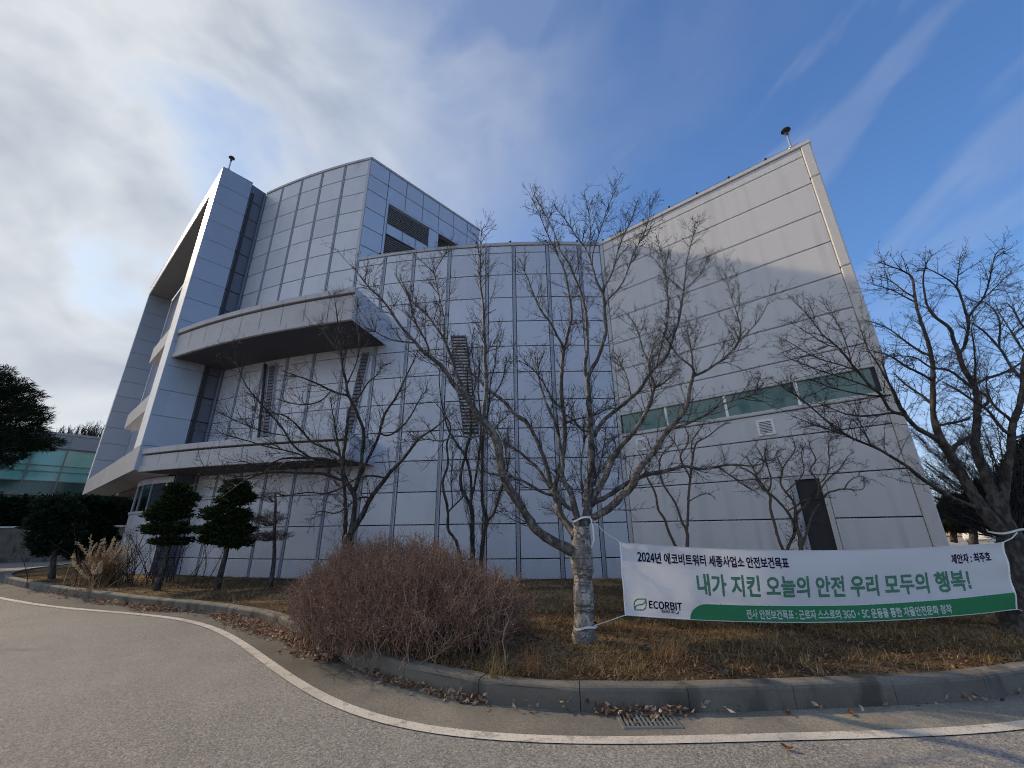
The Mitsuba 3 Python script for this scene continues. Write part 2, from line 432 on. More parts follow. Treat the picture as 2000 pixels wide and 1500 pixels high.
# gutter: the strip of older paving between the white line and the kerb
gp = np.vstack([KERB, LINE[::-1]])
gpoly = Polygon(gp).buffer(0)
if gpoly.geom_type != 'Polygon':
    gpoly = max(gpoly.geoms, key=lambda q: q.area)
struct('gutter', flat(gpoly, 0.004), 'gutter_mat', label='dull patched gutter strip between white line and kerb')
part('road', 'white_line', ribbon(LINE, 0.0, 0.125, 0.008), 'road_paint', label='worn white edge line curving along the road')
for k, (cx, cy) in enumerate(((24.5, 28.0), (27.3, 28.6), (30.1, 29.2), (32.9, 29.8), (35.7, 30.4))):
    part('road', 'parking_line', obox((cx, cy, 0.002), 0.07, 2.4, 0.004, UX, UY), 'road_paint')

rng = np.random.default_rng(11)
kc = resample(KERB, 1.0)
kt = np.gradient(kc, axis=0)
kt /= np.linalg.norm(kt, axis=1, keepdims=True)
kn = np.stack([kt[:, 1], -kt[:, 0]], 1)          # towards the lawn (the path runs right to left)
KW, KH = 0.17, 0.205
kerb_core = []
labels['kerb'] = {'kind': 'structure', 'label': 'concrete kerb of separate stones curving round the lawn'}
used['kerb'] = 0
prof = np.array([[0.0, -0.06], [0.0, KH - 0.035], [0.012, KH - 0.012], [0.035, KH], [KW, KH], [KW, -0.06]])
for i in range(len(kc) - 1):
    a, b = kc[i], kc[i + 1]
    if min(a[1], b[1]) > 23 or max(abs(a[0]), abs(b[0])) > 24:
        continue
    d = unit(b - a)
    n = np.array([d[1], -d[0]])
    na, nb = kn[i], kn[i + 1]
    L = np.linalg.norm(b - a)
    dz = rng.normal(0, 0.004)
    vs = []
    for e, (q, nn) in enumerate(((a, na), (b, nb))):
        g = d * (0.0035 if e == 0 else -0.0035)
        for (w, z) in prof:
            p = q + nn * w + g
            vs.append([p[0], p[1], z + dz])
    m = len(prof)
    fs = []
    for k in range(m):
        j = (k + 1) % m
        fs += [[k, j, m + j], [k, m + j, m + k]]
    fs += [[0, k + 1, k] for k in range(1, m - 1)] + [[m, m + k, m + k + 1] for k in range(1, m - 1)]
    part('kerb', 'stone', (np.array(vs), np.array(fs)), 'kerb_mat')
scene['kerb'] = mikit.ply(cat([ribbon(KERB, -KW - 0.02, -0.012, -0.02), ribbon(KERB, -KW + 0.01, -0.02, 0.17)]), 'soil')

# lawn: a gently uneven sheet inside the kerb
inner = KERB + np.stack([np.gradient(KERB[:, 1]), -np.gradient(KERB[:, 0])], 1) / np.linalg.norm(np.gradient(KERB, axis=0), axis=1, keepdims=True) * (KW - 0.01)
lawn_poly = Polygon(np.vstack([inner, [(-24, 40), (22, 40)]])).buffer(0)
if lawn_poly.geom_type != 'Polygon':
    lawn_poly = max(lawn_poly.geoms, key=lambda q: q.area)


def lawn_z(x, y):
    x, y = np.asarray(x, float), np.asarray(y, float)
    p = np.stack([x, y, np.zeros_like(x)], -1)
    bump = (meshkit.fbm(p * 0.9, 3, 4) - 0.5) * 0.10 + (meshkit.fbm(p * 4.5, 2, 8) - 0.5) * 0.05
    d = np.minimum(np.abs(shp_dist(x, y)), 1.2) / 1.2
    wall = np.clip((y - 10.6) / 2.0, 0, 1)
    return 0.19 + d * (0.065 + bump) * (1 - 0.7 * wall) - 0.03 * wall


_ker = shapely.LineString(KERB[::6])


def shp_dist(x, y):
    return shapely.distance(_ker, shapely.points(np.ravel(x), np.ravel(y))).reshape(np.shape(x))


def in_poly(poly, x, y):
    return shapely.contains_xy(poly, x, y)


def grid(x0, x1, y0, y1, s):
    gx, gy = np.meshgrid(np.arange(x0, x1, s), np.arange(y0, y1, s))
    return np.c_[gx.ravel(), gy.ravel()]


g1 = np.vstack([grid(-24, 20, 4, 40, 0.8), grid(-20, 9, 4, 16, 0.3), grid(-4.5, 7.5, 4.4, 8.5, 0.12)])
g1 = g1 + rng.uniform(-0.03, 0.03, g1.shape)
inb = lawn_poly.buffer(-0.06)
g1 = g1[in_poly(inb, g1[:, 0], g1[:, 1])]
bd = resample(np.vstack([np.array(lawn_poly.exterior.coords)]), 0.25)[:-1]
pts = np.vstack([g1, bd])
tri = Delaunay(pts).simplices
cen = pts[tri].mean(1)
tri = tri[in_poly(lawn_poly, cen[:, 0], cen[:, 1])]
e1_, e2_ = pts[tri[:, 1]] - pts[tri[:, 0]], pts[tri[:, 2]] - pts[tri[:, 0]]
e = e1_[:, 0] * e2_[:, 1] - e1_[:, 1] * e2_[:, 0]
tri[e < 0] = tri[e < 0][:, ::-1]
struct('lawn', (np.c_[pts, lawn_z(pts[:, 0], pts[:, 1])], tri), 'soil', smooth=True, label='bare soil of the winter lawn bed between kerb and building')

# ------------------------------------------------------------------ the building
B = thing('metal_clad_building', 'large grey metal panelled building with curved front, white edged frame and blank end wall', 'building')
CX, CY, RW = 1.2, 46.17, 33.0


def arc(s, r=RW):
    a = s / RW
    return np.array([CX + r * math.sin(a), CY - r * math.cos(a)])


def arcx(x, r=RW):
    return RW * math.asin((x - CX) / r)


U = unit((0.765, -0.644))
V = unit((0.644, 0.765))
W0, WD, WL = np.array([3.55, 13.25]), unit((0.761, -0.649)), 6.85
WN = np.array([WD[1], -WD[0]])
N0 = np.array([-13.42, 14.46])
S = [2.36, 1.48, 0.24, -1.07, -2.10, -3.60, -5.06, -6.31, -7.57, -8.93, -10.2, -11.43, -12.7, -13.86]
ROWS = [0.10] + [0.743 + k for k in range(18)]
ZB, ZT = 12.19, 17.74
TC = arc(-7.57)                       # the corner of the tall block
TD = unit((0.685, 0.728))
TE = TC + TD * 6.68

# dark cores behind the cladding
ins = RW - 0.052
lowpts = [arc(s, ins) for s in np.linspace(-13.7, 2.30, 40)]
E1 = W0 + WD * (WL - 0.06) - WN * 0.052
low = Polygon([tuple(p) for p in lowpts] + [tuple(W0 - WN * 0.052 + WD * 0.05), tuple(E1), tuple(E1 + V * 13), tuple(TE + V * 6), (-12, 30)])
part(B, 'core', extrude(low.buffer(0), 0.0, ZB - 0.14), 'joint')
tp = [arc(s, ins) for s in np.linspace(-13.7, -7.62, 20)]
side_n = np.array([TD[1], -TD[0]])
tw = Polygon([tuple(p) for p in tp] + [tuple(TC - side_n * 0.30 + TD * 0.25), tuple(TE - side_n * 0.30 - TD * 0.05), tuple(TE - side_n * 8 - TD * 0.05), (-13.5, 24)])
part(B, 'core', extrude(tw.buffer(0), ZB - 0.3, ZT - 0.1), 'joint')
roof_z = ZB - 0.10

fw = part(B, 'front_wall', extrude(Polygon([tuple(arc(s, ins + 0.005)) for s in np.linspace(-13.6, 2.3, 60)] + [tuple(arc(s, ins - 0.05)) for s in np.linspace(2.3, -13.6, 60)]), 0.0, ZB - 0.2), 'joint', label='curved front wall of grey metal panels between slim vertical covers')
rng = np.random.default_rng(5)
MW = 0.062
skip = []
for c in range(len(S) - 1):
    s1, s0 = S[c], S[c + 1]
    top = ZT - 0.12 if s1 < -7.0 else ZB - 0.12
    p0, p1 = arc(s0 + (MW if c < len(S) - 2 else 0)), arc(s1 - (MW if c else 0.05))
    zs = [z for z in ROWS if z < top - 0.05] + [top]
    for z0, z1 in zip(zs[:-1], zs[1:]):
        if s1 < -6.0 and (8.1 < z0 and z1 < 9.1 or 3.62 < z0 and z1 < 4.3):
            continue
        part(fw, 'panel', panel(p0, p1, z0, z1, g=0.012, gz=0.012 if s1 < -6 and z1 < 8.5 else 0.015, out=rng.normal(0, 0.0012)), 'clad_a' if rng.random() < 0.6 else 'clad_b')
for c in range(1, len(S) - 1):
    s = S[c]
    top = ZT - 0.10 if s < -7.6 else ZB - 0.10
    if abs(s + 7.57) < 0.01:
        top = ZB - 0.1
    ca, cb = arc(s - MW + 0.016), arc(s + MW - 0.016)
    d = unit(cb - ca)
    n = np.array([d[1], -d[0]])
    bars = [wbox(ca, cb, 0.08, top, -0.05, -0.018),
            wbox(arc(s - MW + 0.014), arc(s - MW + 0.034), 0.08, top, -0.05, 0.016), wbox(arc(s + MW - 0.034), arc(s + MW - 0.014), 0.08, top, -0.05, 0.016)]
    part(fw, 'vertical_cover', cat(bars), 'mullion')
# copings
def arc_bar(sa, sb, r0, r1, z0, z1, n=24):
    ss = np.linspace(sa, sb, n)
    a, b = np.array([arc(s, r1) for s in ss]), np.array([arc(s, r0) for s in ss])
    v = np.vstack([np.c_[a, np.full(n, z0)], np.c_[a, np.full(n, z1)], np.c_[b, np.full(n, z1)], np.c_[b, np.full(n, z0)]])
    f = []
    for k in range(n - 1):
        for j in range(4):
            jj = (j + 1) % 4
            f.append([j * n + k, j * n + k + 1, jj * n + k + 1, jj * n + k])
    v, f = cat([(v, np.array(f)), (v, np.array([[0, n, 2 * n, 3 * n], [n - 1, 4 * n - 1, 3 * n - 1, 2 * n - 1]]))])
    return v, f


part(fw, 'coping', arc_bar(-7.5, 2.42, RW - 0.4, RW + 0.035, ZB - 0.115, ZB), 'canopy_metal')
part(fw, 'coping', arc_bar(-13.86, -7.60, RW - 0.4, RW + 0.03, ZT - 0.115, ZT), 'canopy_metal')
part(fw, 'base_flashing', arc_bar(-13.7, 2.3, RW - 0.05, RW + 0.02, 0.02, 0.125), 'stucco_trim')
part(fw, 'corner_trim', wbox(arc(-7.70), arc(-7.585), ZB - 0.3, ZT - 0.115, -0.05, 0.012), 'mullion')


# louvres on the front wall, given by their corners (arc length, height)
def louvre(quad, nslat, label, frame=0.05, fm='louvre_dark', sm='louvre_slat', fill=0.42):
    q = np.array(quad, float)            # top-left, top-right, bottom-right, bottom-left
    lv = None

    def at(u, w, off):
        s = (q[0] * (1 - u) + q[1] * u) * (1 - w) + (q[3] * (1 - u) + q[2] * u) * w
        p = arc(s[0], RW + off)
        return np.array([p[0], p[1], s[1]])

    def bar(a, b, c, d_, o0, o1):
        vs = [at(*x, o1) for x in (a, b, c, d_)] + [at(*x, o0) for x in (a, b, c, d_)]
        return np.array(vs), np.array([[3, 2, 1, 0], [4, 5, 6, 7], [1, 5, 4, 0], [2, 6, 5, 1], [3, 7, 6, 2], [0, 4, 7, 3]])
    lv = part(B, 'louvre', bar((0, 0), (1, 0), (1, 1), (0, 1), -0.03, 0.012), 'louvre_dark', label=label)
    w = frame
    hgt = abs(q[0][1] - q[3][1])
    fr = [bar((0, 0), (w, 0), (w, 1), (0, 1), -0.03, 0.075), bar((1 - w, 0), (1, 0), (1, 1), (1 - w, 1), -0.03, 0.075), bar((w, 0), (1 - w, 0), (1 - w, 0.04 / hgt * 2), (w, 0.04 / hgt * 2), -0.03, 0.074)]
    part(lv, 'frame', cat(fr), fm)
    for k in range(nslat):
        a0, a1 = 0.03 + 0.97 * k / nslat, 0.03 + 0.97 * (k + fill) / nslat
        part(lv, 'slat', bar((w, a0), (1 - w, a0), (1 - w, a1), (w, a1), 0.02, 0.062), sm)


louvre([(-3.41, 8.23), (-2.84, 8.2), (-2.31, 4.57), (-2.83, 4.58)], 30, 'tall slanting dark louvre on the curved front behind the trees', 0.06)
louvre([(-11.06, 7.9), (-10.70, 7.9), (-10.36, 4.9), (-10.68, 4.9)], 22, 'narrow louvre under the upper ledge, left one', 0.05, 'mullion', 'clad_dark', 0.62)
louvre([(-6.80, 7.9), (-6.46, 7.9), (-6.80, 4.8), (-7.14, 4.8)], 22, 'narrow louvre under the upper ledge, right one', 0.05, 'mullion', 'clad_dark', 0.62)
part(B, 'downpipe', tube([v2(arc(-11.25, RW + 0.08), 7.9), v2(arc(-10.78, RW + 0.08), 4.5)], 0.055), 'black_metal', smooth=40)

# the tall block's side wall with louvred openings
tcols = [0.0, 0.95, 1.9, 2.87, 3.84, 4.8, 5.75, 6.66]
tw_ = part(B, 'side_wall', wbox(TC + TD * 0.06 - side_n * 0.34, TE - side_n * 0.34, ZB - 0.3, ZT - 0.2, 0.0, 0.035), 'joint', label='bluish side wall of the tall block with square panels')


def tpan(t0, t1, z0, z1):
    part(tw_, 'panel', panel(TC + TD * t0, TC + TD * t1, z0, z1, g=0.016, b=0.006), 'clad_side')


for z0, z1 in ((15.9, 16.743), (16.743, ZT - 0.10)):
    for a, b in zip(tcols[:-1], tcols[1:]):
        tpan(a, b, z0, z1)
for z0, z1 in ((14.9, 15.9), (13.9, 14.9), (12.9, 13.9), (11.9, 12.9)):
    tpan(0.0, 0.95, z0, z1)
for a, b in ((1.08, 1.9), (1.9, 2.6), (2.6, 3.3)):
    tpan(a, b, 14.12, 14.68)
tpan(3.3, 3.84, 14.6, 15.78)
tpan(3.3, 3.84, 13.4, 14.6)
tpan(2.6, 3.3, 13.0, 14.12)
tpan(5.95, 6.66, 14.9, 15.9)
tpan(5.95, 6.66, 13.9, 14.9)
part(tw_, 'backing', wbox(TC + TD * 0.97, TC + TD * 3.84, 12.0, 15.9, -0.16, -0.13), 'louvre_dark')
part(tw_, 'opening_frame', cat([wbox(TC + TD * 0.96, TC + TD * 1.06, 12.0, 15.9, -0.15, 0.006), wbox(TC + TD * 0.96, TC + TD * 5.95, 15.80, 15.895, -0.28, 0.008), wbox(TC + TD * 3.80, TC + TD * 3.88, 12.0, 15.79, -0.29, -0.002)]), 'clad_side')
for name_z in ((15.76, 14.70, 1.08, 3.28, 11), (14.08, 12.3, 1.08, 2.58, 17)):
    zt, zb, ta, tb, ns = name_z
    lv = part(tw_, 'louvre', wbox(TC + TD * ta, TC + TD * tb, zb, zt, -0.128, -0.115), 'louvre_dark')
    for k in range(ns):
        z = zt - (zt - zb) * (k + 0.5) / ns
        v_, f_ = wbox(TC + TD * ta, TC + TD * tb, -0.008, 0.008, -0.045, 0.045)
        dd = v2(side_n, 0)
        off = (v_ - v2(TC, 0)) @ dd
        v_[:, 2] += z - off * 0.75
        v_ = v_ - dd * 0.065
        part(lv, 'slat', (v_, f_), 'louvre_slat')
part(tw_, 'coping', wbox(TC - TD * 0.02, TE, ZT - 0.10, ZT + 0.002, -0.4, 0.03), 'canopy_metal')

# the picture frame: two jambs, beams at top and bottom, floor ledges inside, panels on every visible face
FZ0, FZ1 = 3.70, 17.74
FW, FD, FL = 1.38, 1.25, 15.45
fr = part(B, 'picture_frame', cat([obox(v2(N0 - U * (FW / 2) + V * (FD / 2), (FZ0 + FZ1) / 2), FW / 2 - 0.045, FD / 2 - 0.045, (FZ1 - FZ0) / 2 - 0.05, v2(U, 0), v2(V, 0)),
                                   obox(v2(N0 - U * (FL - 0.25) + V * (FD / 2), (FZ0 + FZ1) / 2), 0.20, FD / 2 - 0.045, (FZ1 - FZ0) / 2 - 0.05, v2(U, 0), v2(V, 0))]), 'joint', label='tall white edged frame projecting from the left end of the building')


def fpt(t, w):
    return N0 - U * t + V * w


zr = [FZ0] + [z for z in [0.743 + k for k in range(4, 17)]] + [FZ1]
zr = [FZ0, 4.60] + [0.743 + k for k in range(5, 17)] + [FZ1]
for z0, z1 in zip(zr[:-1], zr[1:]):
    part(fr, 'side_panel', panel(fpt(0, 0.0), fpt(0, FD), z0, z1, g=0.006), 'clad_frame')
    part(fr, 'inner_panel', panel(fpt(FL - 0.48, 0.0), fpt(FL - 0.48, FD), max(z0, 4.6), min(z1, 17.1), g=0.008), 'clad_frame') if z1 > 4.65 else None  # inner panels take the darker cladding: shade on this face put into colour
for z0, z1 in zip(zr[1:-1], zr[2:]):
    part(fr, 'edge_panel', panel(fpt(FW, 0), fpt(0, 0), z0, min(z1, 17.1), g=0.003), 'white_metal')
    part(fr, 'edge_panel', panel(fpt(FL, 0), fpt(FL - 0.48, 0), z0, min(z1, 17.1), g=0.003), 'white_metal')
    v_, f_ = panel(fpt(FW, FD), fpt(FW, 0.0), z0, min(z1, 17.1), g=0.006)
    part(fr, 'return_panel', (v_, f_), 'clad_b')
tt = np.linspace(0, FL, 14)
for a, b in zip(tt[:-1], tt[1:]):
    part(fr, 'top_beam_panel', panel(fpt(b, 0), fpt(a, 0), 17.1, FZ1, g=0.003), 'white_metal')
tt = np.linspace(0, FL, 18)
for a, b in zip(tt[:-1], tt[1:]):
    part(fr, 'bottom_beam_panel', panel(fpt(b, 0), fpt(a, 0), FZ0, 4.60, g=0.006), 'canopy_metal')
mid = fpt(FL / 2, FD / 2)
part(fr, 'top_beam', obox(v2(mid, (17.12 + FZ1 - 0.02) / 2), FL / 2 - 0.05, FD / 2 - 0.046, (FZ1 - 0.02 - 17.12) / 2, v2(U, 0), v2(V, 0)), 'soffit_light')
part(fr, 'bottom_beam', obox(v2(mid, (FZ0 + 4.58) / 2 + 0.01), FL / 2 - 0.05, FD / 2 - 0.046, (4.58 - FZ0) / 2 - 0.02, v2(U, 0), v2(V, 0)), 'clad_b')
part(fr, 'floor_ledge', obox(v2(fpt((FW + 5.0) / 2, FD / 2 + 0.02), 9.55), (5.0 - FW) / 2, FD / 2 - 0.03, 0.40, v2(U, 0), v2(V, 0), UZ, 0.02), 'canopy_metal')
part(fr, 'floor_ledge', obox(v2(fpt((FW + 6.6) / 2, FD / 2 + 0.02), 6.60), (6.6 - FW) / 2, FD / 2 - 0.03, 0.37, v2(U, 0), v2(V, 0), UZ, 0.02), 'canopy_metal')
bw = part(B, 'recess_wall', obox(v2(fpt(FL / 2, FD + 0.12), 10.9), FL / 2 - 0.02, 0.06, 6.3, v2(U, 0), v2(V, 0)), 'joint')
cols = [FW, 4.0, 7.2, 10.6, FL - 0.48]
for z0, z1 in zip(zr[1:-1], zr[2:]):
    for a, b in zip(cols[:-1], cols[1:]):
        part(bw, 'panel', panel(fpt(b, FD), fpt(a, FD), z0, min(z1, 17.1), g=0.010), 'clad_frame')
# volume behind the frame
G0b, G1b = fpt(0.32, FD + 0.05), arc(-13.90, RW - 0.02) - U * 0.30
back = Polygon([tuple(fpt(0.30, FD + 0.2)), tuple(fpt(FL, FD + 0.2)), tuple(fpt(FL, FD + 9)), tuple(arc(-13.0, RW - 6)), tuple(arc(-13.5, RW - 0.6)), tuple(G1b), tuple(G0b)]).buffer(0)
part(B, 'core', extrude(back, FZ0 + 0.03, FZ1 - 0.16), 'soffit_light')
part(fr, 'coping', cat([obox(v2(fpt(FL / 2, FD / 2), FZ1 + 0.012), FL / 2 + 0.01, FD / 2 + 0.01, 0.014, v2(U, 0), v2(V, 0))]), 'canopy_metal')
# the dark strip between the frame and the curved wall, with a downpipe
G0, G1 = fpt(0, FD) - U * 0.035, arc(-13.90, RW - 0.02)
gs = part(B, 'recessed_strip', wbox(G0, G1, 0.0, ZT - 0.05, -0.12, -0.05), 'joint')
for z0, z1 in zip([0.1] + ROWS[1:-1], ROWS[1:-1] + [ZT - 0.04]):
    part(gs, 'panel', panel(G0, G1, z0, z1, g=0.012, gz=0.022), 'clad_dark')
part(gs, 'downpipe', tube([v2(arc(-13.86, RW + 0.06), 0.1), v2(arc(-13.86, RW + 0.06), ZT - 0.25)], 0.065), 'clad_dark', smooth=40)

# the two curved ledges (canopies) over the front
def canopy(name, z0, z1, o0, o1, label):
    aR = arcx(-4.80, RW)
    n = 10
    ss = np.linspace(-14.21, aR, n)

    def off(s):
        return o0 + (o1 - o0) * (s - ss[0]) / (ss[-1] - ss[0])

    def ring(k0, k1, d, m=4):
        return [arc(s, RW + off(s) + d) for s in np.linspace(k0, k1, m)]
    outer = ring(ss[0], ss[-1], -0.05, 30)
    inn = [arc(s, RW - 0.02) for s in np.linspace(ss[-1], ss[0], 30)]
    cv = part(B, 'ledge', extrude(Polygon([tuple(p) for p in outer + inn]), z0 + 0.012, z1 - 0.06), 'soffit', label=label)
    H = z1 - z0
    for k in range(n - 1):
        a, b = ss[k], ss[k + 1]
        pa, pb = arc(a, RW + off(a)), arc(b, RW + off(b))
        part(cv, 'fascia_panel', panel(pa, pb, z0 + 0.20, z1 - 0.24, g=0.011), 'canopy_metal')
        part(cv, 'cap_panel', panel(arc(a, RW + off(a) + 0.07), arc(b, RW + off(b) + 0.07), z1 - 0.20, z1, t=0.12, g=0.007), 'canopy_metal')
        h = (b - a) * 0.33
        part(cv, 'drip_panel', panel(arc(a + h if k else a, RW + off(a) + 0.035), arc(b + (h if k < n - 2 else 0), RW + off(b) + 0.035), z0, z0 + 0.21, t=0.09, g=0.007), 'canopy_metal')
    top = Polygon([tuple(p) for p in ring(ss[0], ss[-1], 0.06, 30) + inn])
    part(cv, 'top_sheet', extrude(top, z1 - 0.058, z1 - 0.004), 'canopy_metal')
    pe, pi = arc(ss[-1], RW + off(ss[-1])), arc(ss[-1] + 0.15, RW - 0.02)
    part(cv, 'end_panel', panel(pe, pi, z0, z1 - 0.02, g=0.004, out=0.01), 'clad_side')
    return cv


canopy('upper', 8.06, 9.27, 1.77, 2.05, 'upper curved ledge with a dark underside on the front wall')
canopy('lower', 3.64, 4.47, 1.77, 1.38, 'lower curved ledge running out of the foot of the frame')

# drum under the frame, with a window band
dp = [np.array(p) for p in ((-12.75, 15.95), (-13.6, 16.22), (-14.5, 16.62), (-15.3, 17.10), (-16.1, 17.75), (-16.7, 18.5), (-17.0, 19.3), (-17.1, 20.2))]
dpoly = Polygon([tuple(p) for p in dp] + [(-14, 24), (-10, 20)]).buffer(-0.05)
dr_ = part(B, 'drum', extrude(dpoly, 0.0, FZ0), 'joint', label='curved ground floor wall under the frame with a strip of dark windows')
for k, (a, b) in enumerate(zip(dp[:-1], dp[1:])):
    # walls run right to left here, so the panel's left end is b
    for z0, z1 in ((0.1, 0.95), (0.95, 1.75), (1.75, 2.32)):
        part(dr_, 'panel', panel(b, a, z0, z1, g=0.005), 'clad_a')
    if 1 <= k <= 5:
        part(dr_, 'window', wbox(b, a, 2.42, 3.45, -0.12, -0.045), 'dark_glass')
        part(dr_, 'window_bar', wbox(a + (b - a) * 0.04, a - (b - a) * 0.02, 2.42, 3.45, -0.05, -0.01), 'mullion')
        part(dr_, 'panel', panel(b, a, 3.45, FZ0, g=0.005), 'clad_a')
    else:
        part(dr_, 'panel', panel(b, a, 2.32, FZ0, g=0.005), 'clad_a')
part(dr_, 'sill', cat([wbox(b, a, 2.32, 2.42, -0.06, 0.04) for a, b in zip(dp[:-1], dp[1:])]), 'canopy_metal')

# the blank end wall
ew = part(B, 'end_wall', wbox(W0 + WD * 0.03, W0 + WD * (WL - 0.05), 0.0, ZB - 0.12, -0.2, -0.046), 'joint', label='plain warm grey end wall of long horizontal panels')


def wpan(t0, t1, z0, z1):
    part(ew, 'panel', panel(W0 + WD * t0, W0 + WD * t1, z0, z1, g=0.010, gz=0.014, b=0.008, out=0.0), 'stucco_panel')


TR = WL - 0.24
D0, D1 = 4.42, 5.12
wz = [0.743 + k for k in range(12)]
for z0, z1 in zip([0.1] + wz, wz + [ZB - 0.12]):
    if z1 < 2.8:
        wpan(0.10, D0, z0, z1)
        wpan(D1, TR, z0, z1)
    elif z0 < 3.8 and z1 < 4.8 and z0 > 3.5:
        wpan(0.10, TR, z0, 4.40)
    elif z0 > 4.6 and z1 < 5.8:
        wpan(0.10, TR, 5.20, z1)
    else:
        wpan(0.10, TR, z0, z1)
zt = [0.1, 4.40]
tr_ = part(ew, 'edge_trim', cat([wbox(W0 + WD * TR, W0 + WD * WL, a + 0.004, b - 0.004, -0.36, 0.03, 0.03) for a, b in ((0.1, 4.40), (5.18, 7.9), (7.9, 10.9), (10.9, ZB - 0.1))]), 'stucco_trim')
part(ew, 'edge_trim', wbox(W0 + WD * (TR + 0.02), W0 + WD * (WL - 0.08), 4.40, 5.18, -0.36, -0.012), 'stucco_trim')
part(ew, 'inner_trim', wbox(W0 + WD * -0.03, W0 + WD * 0.095, 0.1, ZB - 0.12, -0.05, 0.012), 'mullion')
part(ew, 'coping', wbox(W0 - WD * 0.04, W0 + WD * (WL + 0.02), ZB - 0.115, ZB + 0.004, -0.42, 0.045, 0.012), 'stucco_trim')
wb = part(ew, 'window_band', wbox(W0 + WD * 0.10, W0 + WD * TR, 4.50, 5.12, -0.10, -0.07), 'dark_glass', label='strip of four teal glass panes low in the end wall')
ed = [0.10, 1.60, 3.31, 5.03, TR - 0.04]
for a, b in zip(ed[:-1], ed[1:]):
    part(wb, 'pane', wbox(W0 + WD * (a + 0.035), W0 + WD * (b - 0.035), 4.50, 5.12, -0.068, -0.045), 'teal_glass')
part(wb, 'sill', wbox(W0 + WD * 0.08, W0 + WD * (TR + 0.02), 4.405, 4.495, -0.07, 0.055, 0.01), 'stucco_trim')
part(wb, 'head', wbox(W0 + WD * 0.08, W0 + WD * (TR + 0.02), 5.125, 5.195, -0.07, 0.03, 0.008), 'stucco_trim')
for a in ed[1:-1]:
    part(wb, 'bar', wbox(W0 + WD * (a - 0.034), W0 + WD * (a + 0.034), 4.50, 5.12, -0.07, -0.01), 'white_metal')
do = part(ew, 'doorway', wbox(W0 + WD * D0, W0 + WD * D1, 0.1, 2.74, -0.19, -0.15), 'dark_glass', label='tall narrow dark glazed doorway in the end wall')
part(do, 'jamb', wbox(W0 + WD * D0, W0 + WD * (D0 + 0.10), 0.1, 2.74, -0.15, 0.012), 'mullion')
part(do, 'jamb', wbox(W0 + WD * (D1 - 0.10), W0 + WD * D1, 0.1, 2.74, -0.15, 0.012), 'stucco_trim')
part(do, 'head', wbox(W0 + WD * (D0 + 0.10), W0 + WD * (D1 - 0.10), 2.66, 2.74, -0.15, 0.012), 'mullion')
part(do, 'glass', wbox(W0 + WD * (D0 + 0.10), W0 + WD * (D1 - 0.10), 0.12, 2.66, -0.148, -0.135), 'dark_glass')
for t0, t1, z0, z1, lab in ((3.97, 4.37, 3.84, 4.25, 'white square vent below the window band, right one'), (0.55, 0.93, 3.88, 4.25, 'white square vent below the window band, left one')):
    ve = part(ew, 'vent', wbox(W0 + WD * t0, W0 + WD * t1, z0, z1, -0.02, 0.012), 'louvre_dark', label=lab)
    part(ve, 'frame', cat([wbox(W0 + WD * t0, W0 + WD * t1, z1 - 0.05, z1, 0.0, 0.05), wbox(W0 + WD * t0, W0 + WD * t1, z0, z0 + 0.05, 0.0, 0.05), wbox(W0 + WD * t0, W0 + WD * (t0 + 0.055), z0 + 0.05, z1 - 0.05, 0.0, 0.048), wbox(W0 + WD * (t1 - 0.055), W0 + WD * t1, z0 + 0.05, z1 - 0.05, 0.0, 0.048)]), 'white_metal')
    for k in range(7):
        z = z0 + 0.06 + (z1 - z0 - 0.12) * (k + 0.5) / 7
        part(ve, 'slat', wbox(W0 + WD * (t0 + 0.056), W0 + WD * (t1 - 0.056), z - 0.009, z + 0.009, 0.012, 0.038), 'white_metal')

# lightning conductor along the parapets and two rods
lc = thing('lightning_conductor', 'thin cable on small black clips along the parapet', 'lightning conductor')
cz = ZB + 0.085
cpath = [v2(arc(s, RW - 0.03), cz - 0.03) for s in np.linspace(-6.9, 2.30, 20)] + [v2(W0 + WD * t - WN * 0.02, cz) for t in np.linspace(0.1, 6.6, 14)]
part(lc, 'cable', tube(cpath, 0.009, 5), 'steel')
for q in [v2(arc(s, RW - 0.03), ZB) for s in (-6.6, -5.2, -3.9, -2.55, -1.2, 0.2, 1.45)] + [v2(W0 + WD * t - WN * 0.02, ZB) for t in (0.12, 0.85, 1.8, 2.75, 3.7, 4.7, 5.75)]:
    part(lc, 'clip', cat([obox(q + [0, 0, 0.04], 0.016, 0.016, 0.045), obox(q + [0, 0, 0.10], 0.034, 0.034, 0.026, v2(U, 0), v2(V, 0), UZ, 0.008)]), 'black_metal')
for (base, h, lab) in ((v2(W0 + WD * 6.42 - WN * 0.10, ZB), 0.86, 'mushroom headed lightning rod on the corner of the blank end wall'), (v2(N0 + V * 0.22 - U * 0.1, ZT + 0.02), 0.84, 'mushroom headed lightning rod on top of the tall frame')):
    rd = thing('lightning_rod', lab, 'lightning rod')
    part(rd, 'pole', tube([base, base + [0, 0, h * 0.72]], 0.03), 'steel', smooth=40)
    part(rd, 'stem', tube([base + [0, 0, h * 0.72], base + [0, 0, h * 0.92]], 0.042), 'black_metal', smooth=40)
    hd = trimesh.creation.revolve(np.array([[0, -0.05], [0.05, -0.05], [0.13, -0.01], [0.12, 0.03], [0.06, 0.065], [0, 0.075]]), sections=20)
    part(rd, 'head', (np.array(hd.vertices) + base + [0, 0, h * 0.95], np.array(hd.faces)), 'black_metal', smooth=30)
    part(rd, 'bracket', obox(base + [0, 0, 0.12], 0.05, 0.05, 0.02, b=0.005), 'steel')

